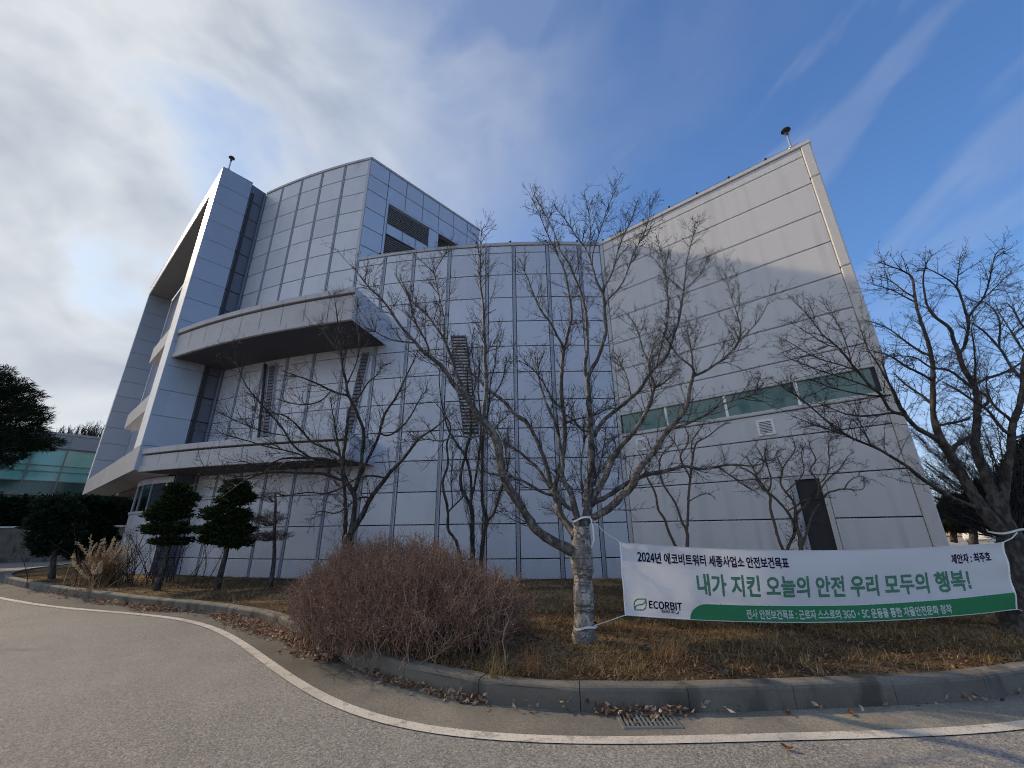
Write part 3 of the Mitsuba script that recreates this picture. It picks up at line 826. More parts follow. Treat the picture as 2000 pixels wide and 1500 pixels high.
# ------------------------------------------------------------------ bare trees: limbs (cm, radius mm), then twigs grown on them
LIMBS = {
'main': '88,596,19,169 88,596,32,141 90,596,55,130 91,596,85,129 92,596,116,135 92,596,132,139 93,596,148,120 94,596,163,107|86,596,126,83 72,595,135,84 53,593,144,73 37,591,154,70 23,588,170,67 9,585,193,65 -7,581,217,64 -16,577,240,68 -19,574,261,69 -24,571,282,73 -37,568,301,66 -50,565,316,55 -66,561,341,48 -82,558,356,42 -94,555,374,39 -105,552,388,35 -117,550,399,30 -128,548,406,28 -142,545,422,26 -156,542,437,23 -170,538,454,21 -194,532,488,17 -215,528,508,14 -233,524,531,10 -245,521,544,6|-66,561,341,31 -76,564,365,30 -84,567,382,28 -88,569,397,26 -96,573,417,25 -109,578,448,23 -120,582,466,20 -147,589,502,17 -163,593,518,15 -178,597,541,11 -198,604,574,9 -205,606,588,6|-123,549,403,18 -132,538,433,15 -140,531,447,14 -145,520,468,11 -149,513,480,8 -154,504,495,6|-107,578,446,18 -108,584,472,17 -114,592,504,15 -121,599,527,14 -130,610,565,13 -136,618,594,11 -133,623,613,9 -123,634,645,8 -119,638,660,6|-136,618,594,10 -149,618,607,8 -163,618,622,7|-38,568,300,37 -41,569,313,34 -39,575,358,34 -41,580,393,32 -42,585,430,31 -45,592,479,27 -46,595,506,24 -49,599,532,21 -53,603,565,18 -54,611,624,13 -54,616,669,9 -48,621,703,6|-142,545,422,15 -156,535,419,13 -172,519,416,11 -185,500,417,8 -194,485,417,5|-37,569,291,18 -48,566,285,15 -64,561,283,14 -83,553,282,13 -96,547,275,12 -108,541,275,10 -125,532,276,8 -139,524,280,6|-14,580,222,17 -19,587,210,13 -25,600,194,13 -30,610,182,11|84,596,146,60 82,602,155,57 74,617,170,59 67,630,182,57 67,644,197,55 65,656,210,56 63,664,218,53|63,664,218,41 60,664,228,38 55,668,257,37 48,671,279,37 40,675,302,36 29,679,326,40 21,681,336,44 10,683,344,36 -4,686,360,32 -19,690,378,31 -37,694,393,28 -47,696,402,24 -64,700,423,19 -86,704,444,13 -101,708,466,9|63,664,218,33 53,669,232,30 39,681,257,29 24,691,272,26 6,703,290,23 -10,712,301,18 -27,728,331,13 -39,738,351,9|65,654,209,27 46,651,213,24 22,647,227,22 -2,643,237,20 -33,637,241,16 -54,632,246,13 -76,628,246,10 -93,624,245,7|91,596,160,64 89,597,172,54 86,599,186,51 84,601,203,48 78,603,218,44 72,605,232,41 74,608,251,33 73,610,267,29 70,614,299,27 64,617,322,24 55,621,347,21 48,625,376,18 44,628,397,16 43,631,420,13 43,634,442,9|86,599,186,33 74,595,189,32 67,590,197,30 58,584,208,29|64,661,215,40 70,660,234,39 78,658,263,38 84,656,287,38 86,653,321,41 85,651,343,37 83,650,364,38 84,647,400,37 87,644,429,33 89,643,445,32 95,641,466,29 102,639,492,27 107,636,521,25 106,634,541,23 103,632,576,20 100,630,596,19 90,627,628,15 79,624,655,12 62,620,704,10 51,617,737,8 43,616,756,6|89,643,445,25 88,640,459,23 79,634,476,21 69,627,495,20 56,619,509,18 44,610,528,15 35,600,550,11 27,590,568,9 18,583,581,6|85,651,343,19 73,645,357,17 61,636,371,14 50,625,389,13 34,612,404,10 15,600,413,7 2,591,415,5|94,596,159,85 102,598,174,68 107,602,197,66 110,606,217,62 116,611,243,58 120,617,272,56 122,622,296,56 123,627,322,52 125,633,358,47 127,641,399,45|127,641,399,36 125,643,424,35 132,647,452,32 135,651,488,31 137,656,527,28 136,658,544,26 133,662,573,24 123,668,618,21 112,673,657,18 100,677,685,15 95,681,712,14 84,687,762,11 64,694,818,9 52,701,873,7|128,641,399,38 140,642,421,37 151,644,441,35 160,645,465,36 166,647,481,34 168,648,507,33 170,651,539,30 170,653,569,28 162,655,597,23 158,658,628,20 154,659,651,17 145,662,684,14 134,664,705,12 120,666,738,10 105,669,769,8 93,671,794,6|171,653,567,21 179,655,590,19 192,658,614,18 204,662,649,15 219,667,692,13 234,671,725,11 252,676,762,10 269,681,807,8 277,683,820,5|155,659,648,14 156,656,684,12 159,652,725,10 157,649,760,8 151,644,805,6|158,658,628,14 164,651,675,13 175,646,704,11 187,639,738,9 198,633,765,7 211,628,788,5|170,650,533,19 175,652,549,19 204,658,585,17 223,663,620,15 244,671,670,12 265,677,709,10 282,683,744,10 297,689,787,8 312,695,831,6|123,624,305,21 110,613,301,17 92,587,311,15 79,568,314,11 69,549,318,7|89,653,324,15 108,645,329,13 130,633,331,12 146,622,336,10 164,608,343,7|111,601,191,51 115,601,203,51 128,598,221,47 142,595,249,46 151,593,264,43 166,590,280,39 181,587,296,36 196,584,317,33 204,581,332,31 212,579,351,26 215,577,365,23 211,575,375,20 208,572,394,16 214,570,411,11 225,566,432,8 231,564,448,6|215,578,358,15 227,562,363,13 232,548,368,10 237,533,371,7|128,622,295,35 152,625,327,36 174,628,344,33 195,631,360,32 213,634,377,30 233,638,404,29 248,641,419,26 265,643,435,25 278,646,458,22 290,650,483,21 303,653,512,19 317,658,553,17 324,661,576,15 335,665,613,14 346,670,651,12 359,673,685,10 372,677,718,8 386,682,760,5|324,661,576,11 345,668,598,9 366,676,619,8 395,691,668,5|324,661,578,12 311,661,594,10 296,661,615,9 286,661,638,7 270,661,660,5|233,638,404,19 235,643,424,18 231,652,453,16 231,663,489,15 228,674,519,12 220,683,544,9|246,640,417,17 255,636,446,16 265,631,476,14 273,626,503,12 275,619,540,11 273,611,577,9 271,607,599,7 266,601,627,6 261,595,651,5|194,631,360,17 195,640,385,15 194,654,418,12 188,665,440,10 178,676,459,7|95,598,172,61 112,595,175,59 123,592,180,58 137,588,189,55 153,583,204,54 163,579,213,55 170,575,225,57 175,572,237,50 185,567,248,44 195,563,258,43 208,555,278,40 220,549,292,37 232,543,305,34 240,538,317,31 244,533,333,28 247,528,346,27 251,523,361,24|251,523,361,17 248,520,369,16 234,514,377,14 221,506,388,12 213,500,397,8 205,493,407,6|251,522,362,16 253,525,380,14 255,527,397,13 255,530,414,11 265,534,430,9 277,537,449,6|250,524,357,21 264,521,361,20 278,517,369,18 299,509,384,14 313,502,400,12 332,493,419,9 345,484,439,6 351,479,452,4|300,509,385,11 321,512,416,10 324,515,446,9 323,518,473,7 324,522,506,6 325,524,527,4|220,549,291,21 238,543,293,20 250,538,298,18 260,532,302,17 274,524,311,14 291,513,317,11 307,501,320,8 320,489,330,5|110,601,189,39 114,601,193,36 132,598,202,35 150,594,213,35 166,590,221,33 191,584,231,32 211,579,234,29 228,574,238,26 238,571,240,24 258,565,235,20 278,559,237,18 299,553,239,15 318,546,236,11 337,539,241,7 351,534,247,5|278,559,237,11 293,565,229,11 309,573,220,9 328,582,210,7 344,589,206,5|98,601,189,16 98,594,216,14 97,585,244,13 100,578,265,11 104,571,285,8|117,606,217,15 132,619,252,13 140,628,273,12 148,639,300,10 151,651,328,7',
'left': '-334,860,108,140 -332,860,121,121 -330,860,136,106 -326,860,153,92|-336,860,132,45 -339,863,157,43 -343,868,187,42 -349,873,212,42 -355,878,238,41 -362,882,260,39 -371,887,288,36 -381,893,316,29 -395,900,352,24 -408,907,389,19 -423,914,428,13 -434,920,462,9|-326,860,153,71 -319,859,167,67 -305,857,192,60 -294,854,215,52 -279,852,239,48 -263,849,259,48 -252,847,275,42 -233,845,294,36 -215,841,316,32 -197,838,339,28 -176,836,354,22 -156,833,368,15 -140,830,387,10|-326,860,153,61 -325,864,186,56 -326,867,206,55 -330,870,227,53 -345,874,248,54 -361,878,270,55 -369,882,294,51 -370,884,308,40 -372,890,345,36 -375,896,384,33 -378,901,417,26 -373,905,437,21|-334,871,235,47 -326,870,263,43 -323,867,290,43 -322,864,322,42 -322,861,355,40 -334,858,390,38 -347,855,415,36 -363,852,445,34 -370,849,473,30 -380,846,504,26 -388,842,542,23 -395,838,577,20 -400,835,607,17 -409,830,652,12 -417,826,689,7|-369,850,466,21 -361,854,497,19 -356,861,535,17 -359,868,575,16 -372,877,623,14 -383,886,673,10 -387,895,719,7|-326,870,260,34 -319,868,279,35 -304,865,315,33 -291,862,347,33 -284,859,381,32 -279,857,401,30 -264,854,425,27 -248,850,455,24 -238,847,480,21 -227,844,506,17 -219,842,525,14 -213,840,547,9|-287,861,358,22 -268,866,355,21 -252,874,368,20 -231,890,404,19 -220,904,440,16 -202,921,478,10|-357,877,263,37 -371,873,264,36 -394,864,273,32 -417,853,274,29 -445,837,273,25 -468,823,273,23 -492,805,268,19 -506,792,258,16 -516,776,243,12 -525,757,222,7|-486,809,269,17 -509,798,264,15 -529,785,261,13 -545,773,264,11 -560,760,266,9 -569,749,276,6|-371,888,293,36 -389,879,303,33 -415,862,306,29 -445,837,303,24 -465,816,298,20 -479,792,283,15 -494,771,282,11 -505,753,285,7|-369,883,303,31 -381,881,317,30 -412,875,332,27 -440,869,346,24 -458,864,366,22 -475,858,383,19 -496,853,398,16 -522,846,403,12 -552,838,408,8|-407,869,305,28 -426,867,306,27 -450,862,319,26 -470,857,335,25 -483,852,354,23 -499,846,376,22 -519,839,397,21 -537,833,416,19 -552,827,433,16 -567,821,451,14 -579,815,471,12 -588,808,492,11 -596,802,513,9 -600,794,541,6|-363,852,443,27 -386,840,446,26 -408,822,454,22 -426,803,460,18 -444,782,463,15 -459,762,465,10|-350,854,427,23 -338,871,463,22 -332,883,485,20 -319,900,512,17 -314,914,538,14 -296,929,548,9|-293,854,223,23 -307,845,223,21 -316,835,216,19 -327,815,200,17 -335,800,192,14 -347,782,194,11 -357,764,191,7|-264,849,261,23 -284,840,265,22 -306,827,261,21 -323,811,248,19 -338,793,233,17 -353,777,226,15 -369,758,227,13 -383,740,223,11 -399,714,219,7|-483,852,354,16 -509,839,356,15 -532,821,361,13 -553,801,370,10 -571,778,379,7 -582,762,387,5|-432,852,304,19 -468,835,318,17 -499,813,323,15 -527,788,331,12 -545,769,335,10 -562,747,344,6|-385,842,540,16 -416,856,570,14 -448,874,606,12 -472,887,629,8|-394,833,451,18 -404,822,424,15 -425,805,408,13 -451,783,406,10 -474,758,409,7',
'multi': '-116,955,103,38 -122,956,120,36 -130,957,140,34 -144,958,156,32 -148,960,186,31 -152,961,214,30 -163,964,253,31 -164,965,268,29 -157,967,291,27 -156,969,330,25 -159,971,358,24 -152,973,390,21 -170,976,436,19 -181,979,477,16 -188,982,527,12 -185,985,571,8|-88,940,104,66 -90,941,126,60 -91,945,169,56 -96,948,208,51 -110,950,232,42 -121,953,262,38 -120,955,289,36 -113,959,323,34 -107,961,355,32 -101,964,379,30 -103,968,424,27 -107,972,467,23 -115,976,517,18 -113,980,568,13 -122,985,627,8|-95,948,213,37 -96,955,252,35 -106,966,303,33 -119,973,333,30 -140,982,363,25 -160,990,394,22 -173,998,429,17 -197,1008,466,11|-95,951,227,30 -86,946,270,29 -80,942,309,27 -76,936,350,24 -74,931,387,22 -76,926,427,18 -81,919,470,15 -78,912,520,11 -84,906,564,6|-69,925,101,54 -68,924,116,51 -65,923,148,49 -59,921,177,44 -66,920,207,39 -69,918,237,37 -70,916,272,34 -69,914,304,32 -70,911,349,29 -62,909,394,26 -54,906,434,23 -51,903,483,18 -41,900,528,15 -36,898,573,10 -24,895,613,6|-58,921,177,33 -44,917,190,31 -36,911,212,28 -27,901,239,24 -19,895,255,22 -13,887,278,18 -15,875,309,13 -6,861,339,9|-148,960,197,21 -134,977,215,19 -124,991,227,16 -116,1005,240,12|-140,970,209,18 -144,975,244,17 -148,983,280,15 -147,991,317,12 -155,1000,357,9|-53,905,446,17 -34,916,474,15 -19,933,520,13 -12,950,569,9|-107,972,467,18 -93,967,506,16 -96,959,552,13 -102,951,599,11 -94,942,652,7|-70,911,349,19 -51,919,364,17 -35,931,391,14 -13,945,416,11 -1,956,440,8',
'myrtle': '367,975,97,36 361,976,119,32 349,978,157,30 344,980,181,28 335,981,197,27 334,982,224,25 328,984,250,23 319,986,272,21 317,987,291,17 313,989,316,12 304,990,336,9|379,960,95,45 381,962,118,41 386,964,150,37 382,966,163,30 377,968,185,28 371,971,214,27 356,975,244,24 349,978,275,22 358,983,320,20 372,985,335,16 389,987,347,13 399,990,373,9|386,965,152,34 395,963,191,31 401,962,224,30 409,960,259,28 415,958,286,26 425,957,319,24 436,955,346,22 462,954,360,18 489,952,379,15 525,950,393,9|408,960,256,24 398,951,288,23 389,941,317,20 403,932,337,18 404,922,363,14 396,915,379,9|399,962,213,15 424,970,225,14 462,984,230,12 476,992,219,7|424,957,317,17 432,966,353,15 459,978,383,13 479,987,405,9|354,981,297,15 341,973,321,12 328,963,341,10 318,951,366,6|389,941,315,14 384,953,346,12 376,963,365,10 368,971,377,6',
'myrtle2': '541,875,97,34 538,876,113,31 535,879,133,29 536,883,165,28 537,887,199,26 543,891,226,24 536,893,239,21 527,896,259,18 514,899,273,15 497,902,282,11 479,905,287,8|526,860,98,34 534,859,114,32 559,857,158,30 554,855,177,28 545,854,193,26 533,853,209,25 514,851,226,23 502,850,241,20 498,848,262,17 491,846,280,14 483,845,297,10|551,845,96,59 554,847,114,53 558,848,131,50 560,852,158,34 564,855,178,33 569,857,200,29 560,861,224,24 555,864,241,21 568,868,271,18 566,871,292,14 581,875,317,10|566,855,180,29 572,853,187,28 583,848,196,27 598,840,210,26 613,833,211,24 618,829,218,23 627,824,222,20 645,814,226,16 661,801,222,11 670,795,228,7|548,855,187,21 557,850,192,20 571,838,203,20 583,825,209,19|604,838,211,20 615,840,238,20 613,842,253,18 609,844,267,17 626,846,285,15 626,849,307,12 642,853,331,8|615,838,221,18 621,836,235,17 636,830,251,15 659,820,273,12 664,816,282,10 679,808,295,7|561,848,126,30 571,852,137,27 591,864,158,26 615,878,181,23 644,893,201,17|568,868,271,15 595,882,293,13 624,898,316,12 638,913,339,9|542,891,228,17 548,882,254,16 540,871,277,14 532,859,299,12 536,846,321,8|615,840,238,14 643,846,259,14 660,853,286,12 671,860,314,10 704,870,343,7|560,861,224,16 577,854,240,15 593,841,264,13 587,829,288,10 591,816,312,7|498,848,260,14 512,838,280,13 504,828,300,10 491,818,316,7|645,814,226,12 648,801,239,11 653,781,246,9 652,769,241,6',
'right': '682,630,18,234 691,630,42,203 704,630,74,192 715,630,106,189 720,630,125,176 720,630,140,141|720,630,125,125 720,630,135,118 712,631,149,101 702,632,167,91 695,634,192,84 691,635,215,78 688,637,241,75 685,639,267,72 681,640,287,65 683,641,309,54 686,642,328,43 695,643,351,40 705,645,375,38 717,646,405,36 727,648,436,34 731,649,461,31 735,651,488,28 737,652,520,26 745,654,552,24 752,655,577,21 756,656,600,18 749,657,611,15 728,659,625,10 709,660,638,7|685,639,267,48 674,636,283,45 653,632,295,40 635,629,308,36 623,625,324,34 613,620,346,28 608,616,364,21 599,612,384,16 590,607,403,13 580,603,421,10 574,599,439,7 568,594,462,5|623,625,324,26 613,624,325,24 597,621,333,24 587,616,354,23 574,613,365,21 559,608,383,20 544,603,402,18 535,599,414,16 522,594,429,14 499,587,446,11 482,580,470,8 461,572,491,7 442,565,510,4|544,603,402,11 542,599,438,10 536,595,464,8 527,591,490,7 521,588,513,4|553,606,390,12 523,601,401,11 487,594,409,10 453,585,424,8 436,580,432,6 419,576,438,4|522,594,429,10 493,586,434,9 469,577,445,7 449,569,452,6 438,564,456,4|574,613,365,13 545,616,380,12 518,619,393,10 491,623,407,8 470,626,420,7 457,628,431,4|605,618,355,16 577,624,356,15 553,632,365,13 529,640,377,10 513,648,392,7|620,624,327,20 586,627,325,18 556,630,324,16 535,633,329,13 516,636,340,10 500,639,350,7|702,633,173,45 685,630,183,38 669,628,188,36 645,624,199,34 625,620,212,32 606,616,224,30 592,612,235,27 579,609,245,24 561,605,255,23 545,601,264,21 521,596,273,19 489,589,286,17 463,582,304,14 423,570,336,11 393,562,354,8 378,558,366,5|501,592,281,12 472,585,290,11 446,578,296,10 420,569,302,7 398,562,308,5|530,598,271,11 535,607,292,10 540,616,310,9 548,628,334,7|684,639,264,40 723,657,281,37 767,679,295,35 806,699,305,31|693,643,345,22 690,653,364,21 689,661,376,19 687,669,389,16 689,680,406,12 691,688,421,7|727,648,434,21 720,651,440,21 710,658,458,19 705,666,477,17 700,674,497,14 690,684,516,11 677,693,528,7|710,645,386,22 678,636,401,21 651,627,410,18 630,618,418,15 602,608,423,11 579,600,425,7|743,654,544,16 721,648,551,14 695,640,560,11 665,631,563,8 642,624,567,5|744,654,555,16 736,662,575,13 734,674,603,11 726,684,620,7|680,641,307,25 720,658,316,22 758,676,323,20 812,701,336,18|721,630,132,133 723,633,156,113 722,636,177,99 729,639,202,86 733,643,227,79 738,647,256,73 746,651,283,66 763,655,308,56 778,658,335,51 795,663,367,48 800,665,383,44 800,666,393,43 799,669,413,42 804,673,437,39 807,674,450,37 812,678,479,32 817,681,505,29 807,686,527,25 803,689,548,22 811,693,584,18 823,697,615,15 840,700,647,12 876,705,685,7|806,674,447,28 817,674,457,28 834,676,479,27 853,678,514,26 860,680,542,22 866,682,575,20 866,683,593,18 850,686,622,13 830,689,642,9|866,683,593,12 901,696,638,10 941,713,687,7|854,678,515,19 865,676,533,19 891,670,560,17 905,664,587,15 918,658,618,12 932,651,648,9 944,648,656,6|891,670,560,12 940,681,591,10 987,694,622,8 1010,700,636,5|781,659,340,34 800,653,358,22 775,645,371,22 749,636,385,20 718,625,399,19 683,615,399,16 650,602,411,12 616,592,411,9 594,584,412,6|800,665,385,28 827,672,397,27 868,684,409,25 914,698,424,22 955,711,441,18 999,725,458,13|802,665,387,18 803,656,412,17 798,644,436,14 789,630,459,11 781,620,473,8|722,633,161,90 728,632,185,72 739,630,210,62 751,628,235,56 764,626,260,55 774,624,284,52 784,622,306,48 799,619,330,44 812,617,353,41 822,615,378,36 831,613,402,32 845,610,430,25 862,607,465,19 881,603,502,13|821,615,376,23 818,617,389,22 819,621,407,20 825,628,435,19 825,633,455,18 824,639,476,15 818,645,494,12|825,629,438,17 851,639,472,16 878,652,509,14 887,660,529,12 893,674,556,10|774,623,288,27 752,615,303,22 727,602,326,20 700,591,336,18 677,582,345,15 655,573,352,11 633,563,357,7|785,622,307,24 764,614,322,20 745,605,333,17 734,597,347,14 727,587,365,10 725,577,382,6|773,624,282,24 809,635,291,21 862,654,302,17|841,611,421,17 839,614,446,15 842,618,471,13 845,623,498,10 849,626,519,6|857,607,456,15 836,597,475,13 817,585,492,10 797,577,495,7',
}


def read_limbs(s):
    out = []
    for w in s.split('|'):
        a = np.array([[float(q) for q in nd.split(',')] for nd in w.split(' ')])
        out.append((a[:, :3] / 100.0, a[:, 3] / 1000.0))
    return out


def smooth_limb(p, r, step):
    s = np.r_[0, np.cumsum(np.linalg.norm(np.diff(p, axis=0), axis=1))]
    n = max(3, int(s[-1] / step) + 1)
    q = np.linspace(0, s[-1], n)
    if len(p) >= 4:
        tck, u = splprep(p.T, s=0, k=3, u=s)
        pp = np.stack(splev(q, tck), 1)
    else:
        pp = np.stack([np.interp(q, s, p[:, k]) for k in range(3)], 1)
    return pp, np.interp(q, s, r)


def grow(rng, roots, every, length, nodes, r0, up=0.25, ang=(35, 65), jitter=0.1, taper=0.35, first=0.15, curl=0.0):
    """shoots along the polylines in roots: returns (P, R) arrays of the new shoots"""
    O, D, LN, RR = [], [], [], []
    for p, r in roots:
        s = np.r_[0, np.cumsum(np.linalg.norm(np.diff(p, axis=0), axis=1))]
        tot = s[-1]
        n = int(tot / every + rng.random())
        if n < 1:
            continue
        q = np.sort(rng.uniform(first * tot, tot, n))
        i = np.clip(np.searchsorted(s, q) - 1, 0, len(p) - 2)
        w = ((q - s[i]) / (s[i + 1] - s[i] + 1e-9))[:, None]
        O.append(p[i] * (1 - w) + p[i + 1] * w)
        D.append(p[i + 1] - p[i])
        rr = r[i] * (1 - w[:, 0]) + r[i + 1] * w[:, 0]
        LN.append((1.0 - 0.45 * q / tot) * rng.uniform(length[0], length[1], n))
        RR.append(np.minimum(rr * 0.7, r0))
    if not O:
        return np.zeros((0, nodes, 3)), np.zeros((0, nodes))
    O, D, LN, RR = np.vstack(O), np.vstack(D), np.concatenate(LN), np.concatenate(RR)
    K = len(O)
    D /= np.linalg.norm(D, axis=1, keepdims=True) + 1e-9
    side = np.cross(D, rand_dirs(rng, K))
    side /= np.linalg.norm(side, axis=1, keepdims=True) + 1e-9
    a = np.radians(rng.uniform(ang[0], ang[1], K))[:, None]
    d = D * np.cos(a) + side * np.sin(a) + np.array([0, 0, up])
    d /= np.linalg.norm(d, axis=1, keepdims=True)
    P_ = np.zeros((K, nodes, 3))
    P_[:, 0] = O
    st = (LN / (nodes - 1))[:, None]
    for k in range(1, nodes):
        d = d + rng.normal(0, jitter, (K, 3)) + np.array([0, 0, up * 0.35])
        d /= np.linalg.norm(d, axis=1, keepdims=True)
        P_[:, k] = P_[:, k - 1] + d * st
    R_ = RR[:, None] * np.linspace(1, taper, nodes)[None]
    return P_, np.maximum(R_, 0.0019)


def bare_tree(name, key, label, cat_, seed, bark, twig, cfg, extend=(), group=None, sides=9):
    rng = np.random.default_rng(seed)
    t = thing(name, label, cat_, group)
    raw = read_limbs(LIMBS[key]) if isinstance(key, str) else key
    roots = []
    for i, (p, r) in enumerate(raw):
        if i in extend:
            base = p[0] + (p[0] - p[1]) / max(1e-6, (p[0] - p[1])[2]) * 0
            gz = 0.12
            lean = (p[0] - p[min(2, len(p) - 1)])
            k = (p[0][2] - gz) / max(0.2, -lean[2]) if lean[2] < 0 else 0
            foot = p[0] + lean * min(k, 3.0) * 0.45
            foot[2] = gz
            m = (p[0] + foot) / 2
            p = np.vstack([foot, m, p])
            r = np.r_[r[0] * 1.35, r[0] * 1.12, r]
        if i == 0 and sides > 7:
            flare = np.array([0, 0, -0.10])
            p = np.vstack([p[0] + flare, p])
            r = np.r_[r[0] * 1.15, r]
        pp, rr = smooth_limb(p, r if i == 0 else r * 0.90, 0.07)
        rr = rr * (1 + 0.05 * rng.normal(size=len(rr)) * (rr > 0.006))
        pp = pp + rng.normal(0, 1, pp.shape) * np.minimum(0.10 * rr, 0.004)[:, None]
        big = rr.max() > 0.02
        v, f = tubes(pp[None], rr[None], sides if big else 6)
        if i == 0 and sides > 7:
            c = np.interp(v[:, 2], pp[:, 2], pp[:, 0]), np.interp(v[:, 2], pp[:, 2], pp[:, 1])
            off = v[:, :2] - np.stack(c, 1)
            k = 1 + 0.10 * (meshkit.fbm(v * [9, 9, 3.5], 3, seed) - 0.5) * 2
            v[:, :2] = np.stack(c, 1) + off * k[:, None]
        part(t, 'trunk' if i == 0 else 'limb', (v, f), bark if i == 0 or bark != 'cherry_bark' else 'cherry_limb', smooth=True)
        roots.append((pp, rr))
    ms = []
    c = cfg
    thin = [(p, r) for p, r in roots[1:]]
    P1, R1 = grow(rng, thin, c['e1'], c['l1'], 7, c['r1'], c['up'], c.get('ang', (30, 60)), c.get('jit', 0.10), first=c.get('first', 0.12))
    ms.append(tubes(P1, R1, 4, False))
    rt = list(zip(P1, R1)) + [(p[r < 0.012], r[r < 0.012]) for p, r in thin if (r < 0.012).sum() > 3]
    P2, R2 = grow(rng, rt, c['e2'], c['l2'], 5, c['r2'], c['up'], (30, 65), c.get('jit', 0.12))
    ms.append(tubes(P2, R2, 3, False))
    if c.get('e3'):
        rt = list(zip(P2, R2))
        P3, R3 = grow(rng, rt + rt[:0], c['e3'], c['l3'], 3, 0.0022, c['up'], (35, 75), 0.1, taper=0.7)
        ms.append(tubes(P3, R3, 3, False))
    # short spurs and buds
    sp = list(zip(P1, R1)) + list(zip(P2, R2))
    P4, R4 = grow(rng, sp, c.get('es', 0.07), (0.012, 0.04), 2, 0.003, 0.1, (40, 80), 0.05, taper=0.9)
    ms.append(tubes(P4, np.full_like(R4, 0.0026), 3, False))
    part(t, 'twigs', cat(ms), twig, smooth=True, kind='stuff')
    return t


cherry = dict(e1=0.10, l1=(0.22, 0.85), r1=0.0058, e2=0.08, l2=(0.08, 0.38), r2=0.0034, e3=0.09, l3=(0.04, 0.12), up=0.16)
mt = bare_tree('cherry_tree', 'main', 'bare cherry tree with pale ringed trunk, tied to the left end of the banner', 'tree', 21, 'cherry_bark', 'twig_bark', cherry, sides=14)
bare_tree('cherry_tree', 'left', 'bare tree rising behind the brown shrub, with long low limbs to the left', 'tree', 22, 'bark', 'twig_bark',
          dict(e1=0.10, l1=(0.25, 0.98), r1=0.006, e2=0.09, l2=(0.08, 0.38), r2=0.0042, e3=0.12, l3=(0.04, 0.14), up=0.12), extend=(0, 1))
bare_tree('cherry_tree', 'right', 'big bare tree at the right edge, tied to the right end of the banner', 'tree', 23, 'bark', 'twig_bark',
          dict(e1=0.095, l1=(0.22, 0.88), r1=0.006, e2=0.085, l2=(0.08, 0.32), r2=0.0036, e3=0.12, l3=(0.03, 0.10), up=0.05), sides=14)
bare_tree('multi_stem_tree', 'multi', 'slender bare tree of several stems between the brown shrub and the ringed trunk', 'tree', 24, 'bark', 'twig_bark',
          dict(e1=0.105, l1=(0.3, 0.95), r1=0.005, e2=0.09, l2=(0.08, 0.34), r2=0.0036, e3=0.11, l3=(0.04, 0.12), up=0.35, ang=(20, 45)), extend=(0, 1, 4), sides=7)
bare_tree('crape_myrtle', 'myrtle', 'thin bare crape myrtle with three crooked stems behind the left half of the banner', 'tree', 25, 'myrtle_bark', 'twig_bark',
          dict(e1=0.16, l1=(0.15, 0.55), r1=0.005, e2=0.13, l2=(0.07, 0.24), r2=0.004, e3=0.2, l3=(0.04, 0.1), up=0.2, jit=0.3, first=0.35), extend=(0, 1), sides=7)
bare_tree('crape_myrtle', 'myrtle2', 'bare crape myrtle with a wide zigzag crown in front of the dark doorway', 'tree', 26, 'myrtle_bark', 'twig_bark',
          dict(e1=0.10, l1=(0.18, 0.6), r1=0.0055, e2=0.085, l2=(0.08, 0.26), r2=0.0042, e3=0.14, l3=(0.04, 0.11), up=0.12, jit=0.34, first=0.25), extend=(0, 1, 2), sides=7)

# broom shaped bare shrub tree behind the big right tree
rng = np.random.default_rng(31)
fan = []
root = np.array([16.9, 14.6, 0.1])
fan.append((np.array([root, root + [0, 0, 0.8], root + [-0.05, 0, 1.4]]), np.array([0.12, 0.09, 0.07])))
for k in range(85):
    a = rng.uniform(-1.35, 0.5)
    b = rng.uniform(-0.6, 0.6)
    L_ = rng.uniform(2.4, 4.4)
    d = np.array([math.sin(a), b * 0.6, math.cos(a)])
    p = [root + [0, 0, rng.uniform(0.8, 1.5)]]
    for j in range(6):
        d = unit(d + np.array([-0.05, 0, 0.05]) + rng.normal(0, 0.05, 3))
        p.append(p[-1] + d * L_ / 6)
    fan.append((np.array(p), np.linspace(rng.uniform(0.018, 0.03), 0.006, 7)))
bare_tree('broom_tree', fan, 'dark broom shaped bare tree beyond the corner of the end wall', 'tree', 32, 'twig_bark', 'twig_bark',
          dict(e1=0.16, l1=(0.3, 0.8), r1=0.009, e2=0.14, l2=(0.15, 0.4), r2=0.007, up=0.2, es=0.4), sides=6)

# a bare tree across the road on the left: its branches throw the long shadows on the asphalt
rng = np.random.default_rng(33)
off = []
root = np.array([-14.8, 9.3, 0.02])
off.append((np.array([root, root + [0.05, 0, 1.4], root + [0.1, 0.05, 3.0]]), np.array([0.13, 0.11, 0.09])))
struct('planting_bed', cat([tube([root + [0, 0, -0.05], root + [0, 0, 0.12]], 0.9, 20)]), 'soil', label='round planting bed of bare soil beyond the left edge')
for k in range(9):
    a = rng.uniform(-1.3, 1.3) if k < 6 else rng.uniform(0, 2 * PI)
    el = rng.uniform(0.35, 1.1)
    d = np.array([math.cos(a) * math.cos(el), math.sin(a) * math.cos(el), math.sin(el)])
    p = [root + [0.1, 0.05, rng.uniform(2.2, 3.0)]]
    for j in range(6):
        d = unit(d + rng.normal(0, 0.12, 3) + [0, 0, 0.05])
        p.append(p[-1] + d * rng.uniform(0.35, 0.55))
    off.append((np.array(p), np.linspace(0.045, 0.008, 7)))
bare_tree('roadside_tree', off, 'bare tree beyond the left edge whose branches throw long shadows on the road', 'tree', 34, 'bark', 'twig_bark',
          dict(e1=0.5, l1=(0.4, 1.0), r1=0.009, e2=0.3, l2=(0.15, 0.4), r2=0.005, up=0.1, es=0.5), sides=6)

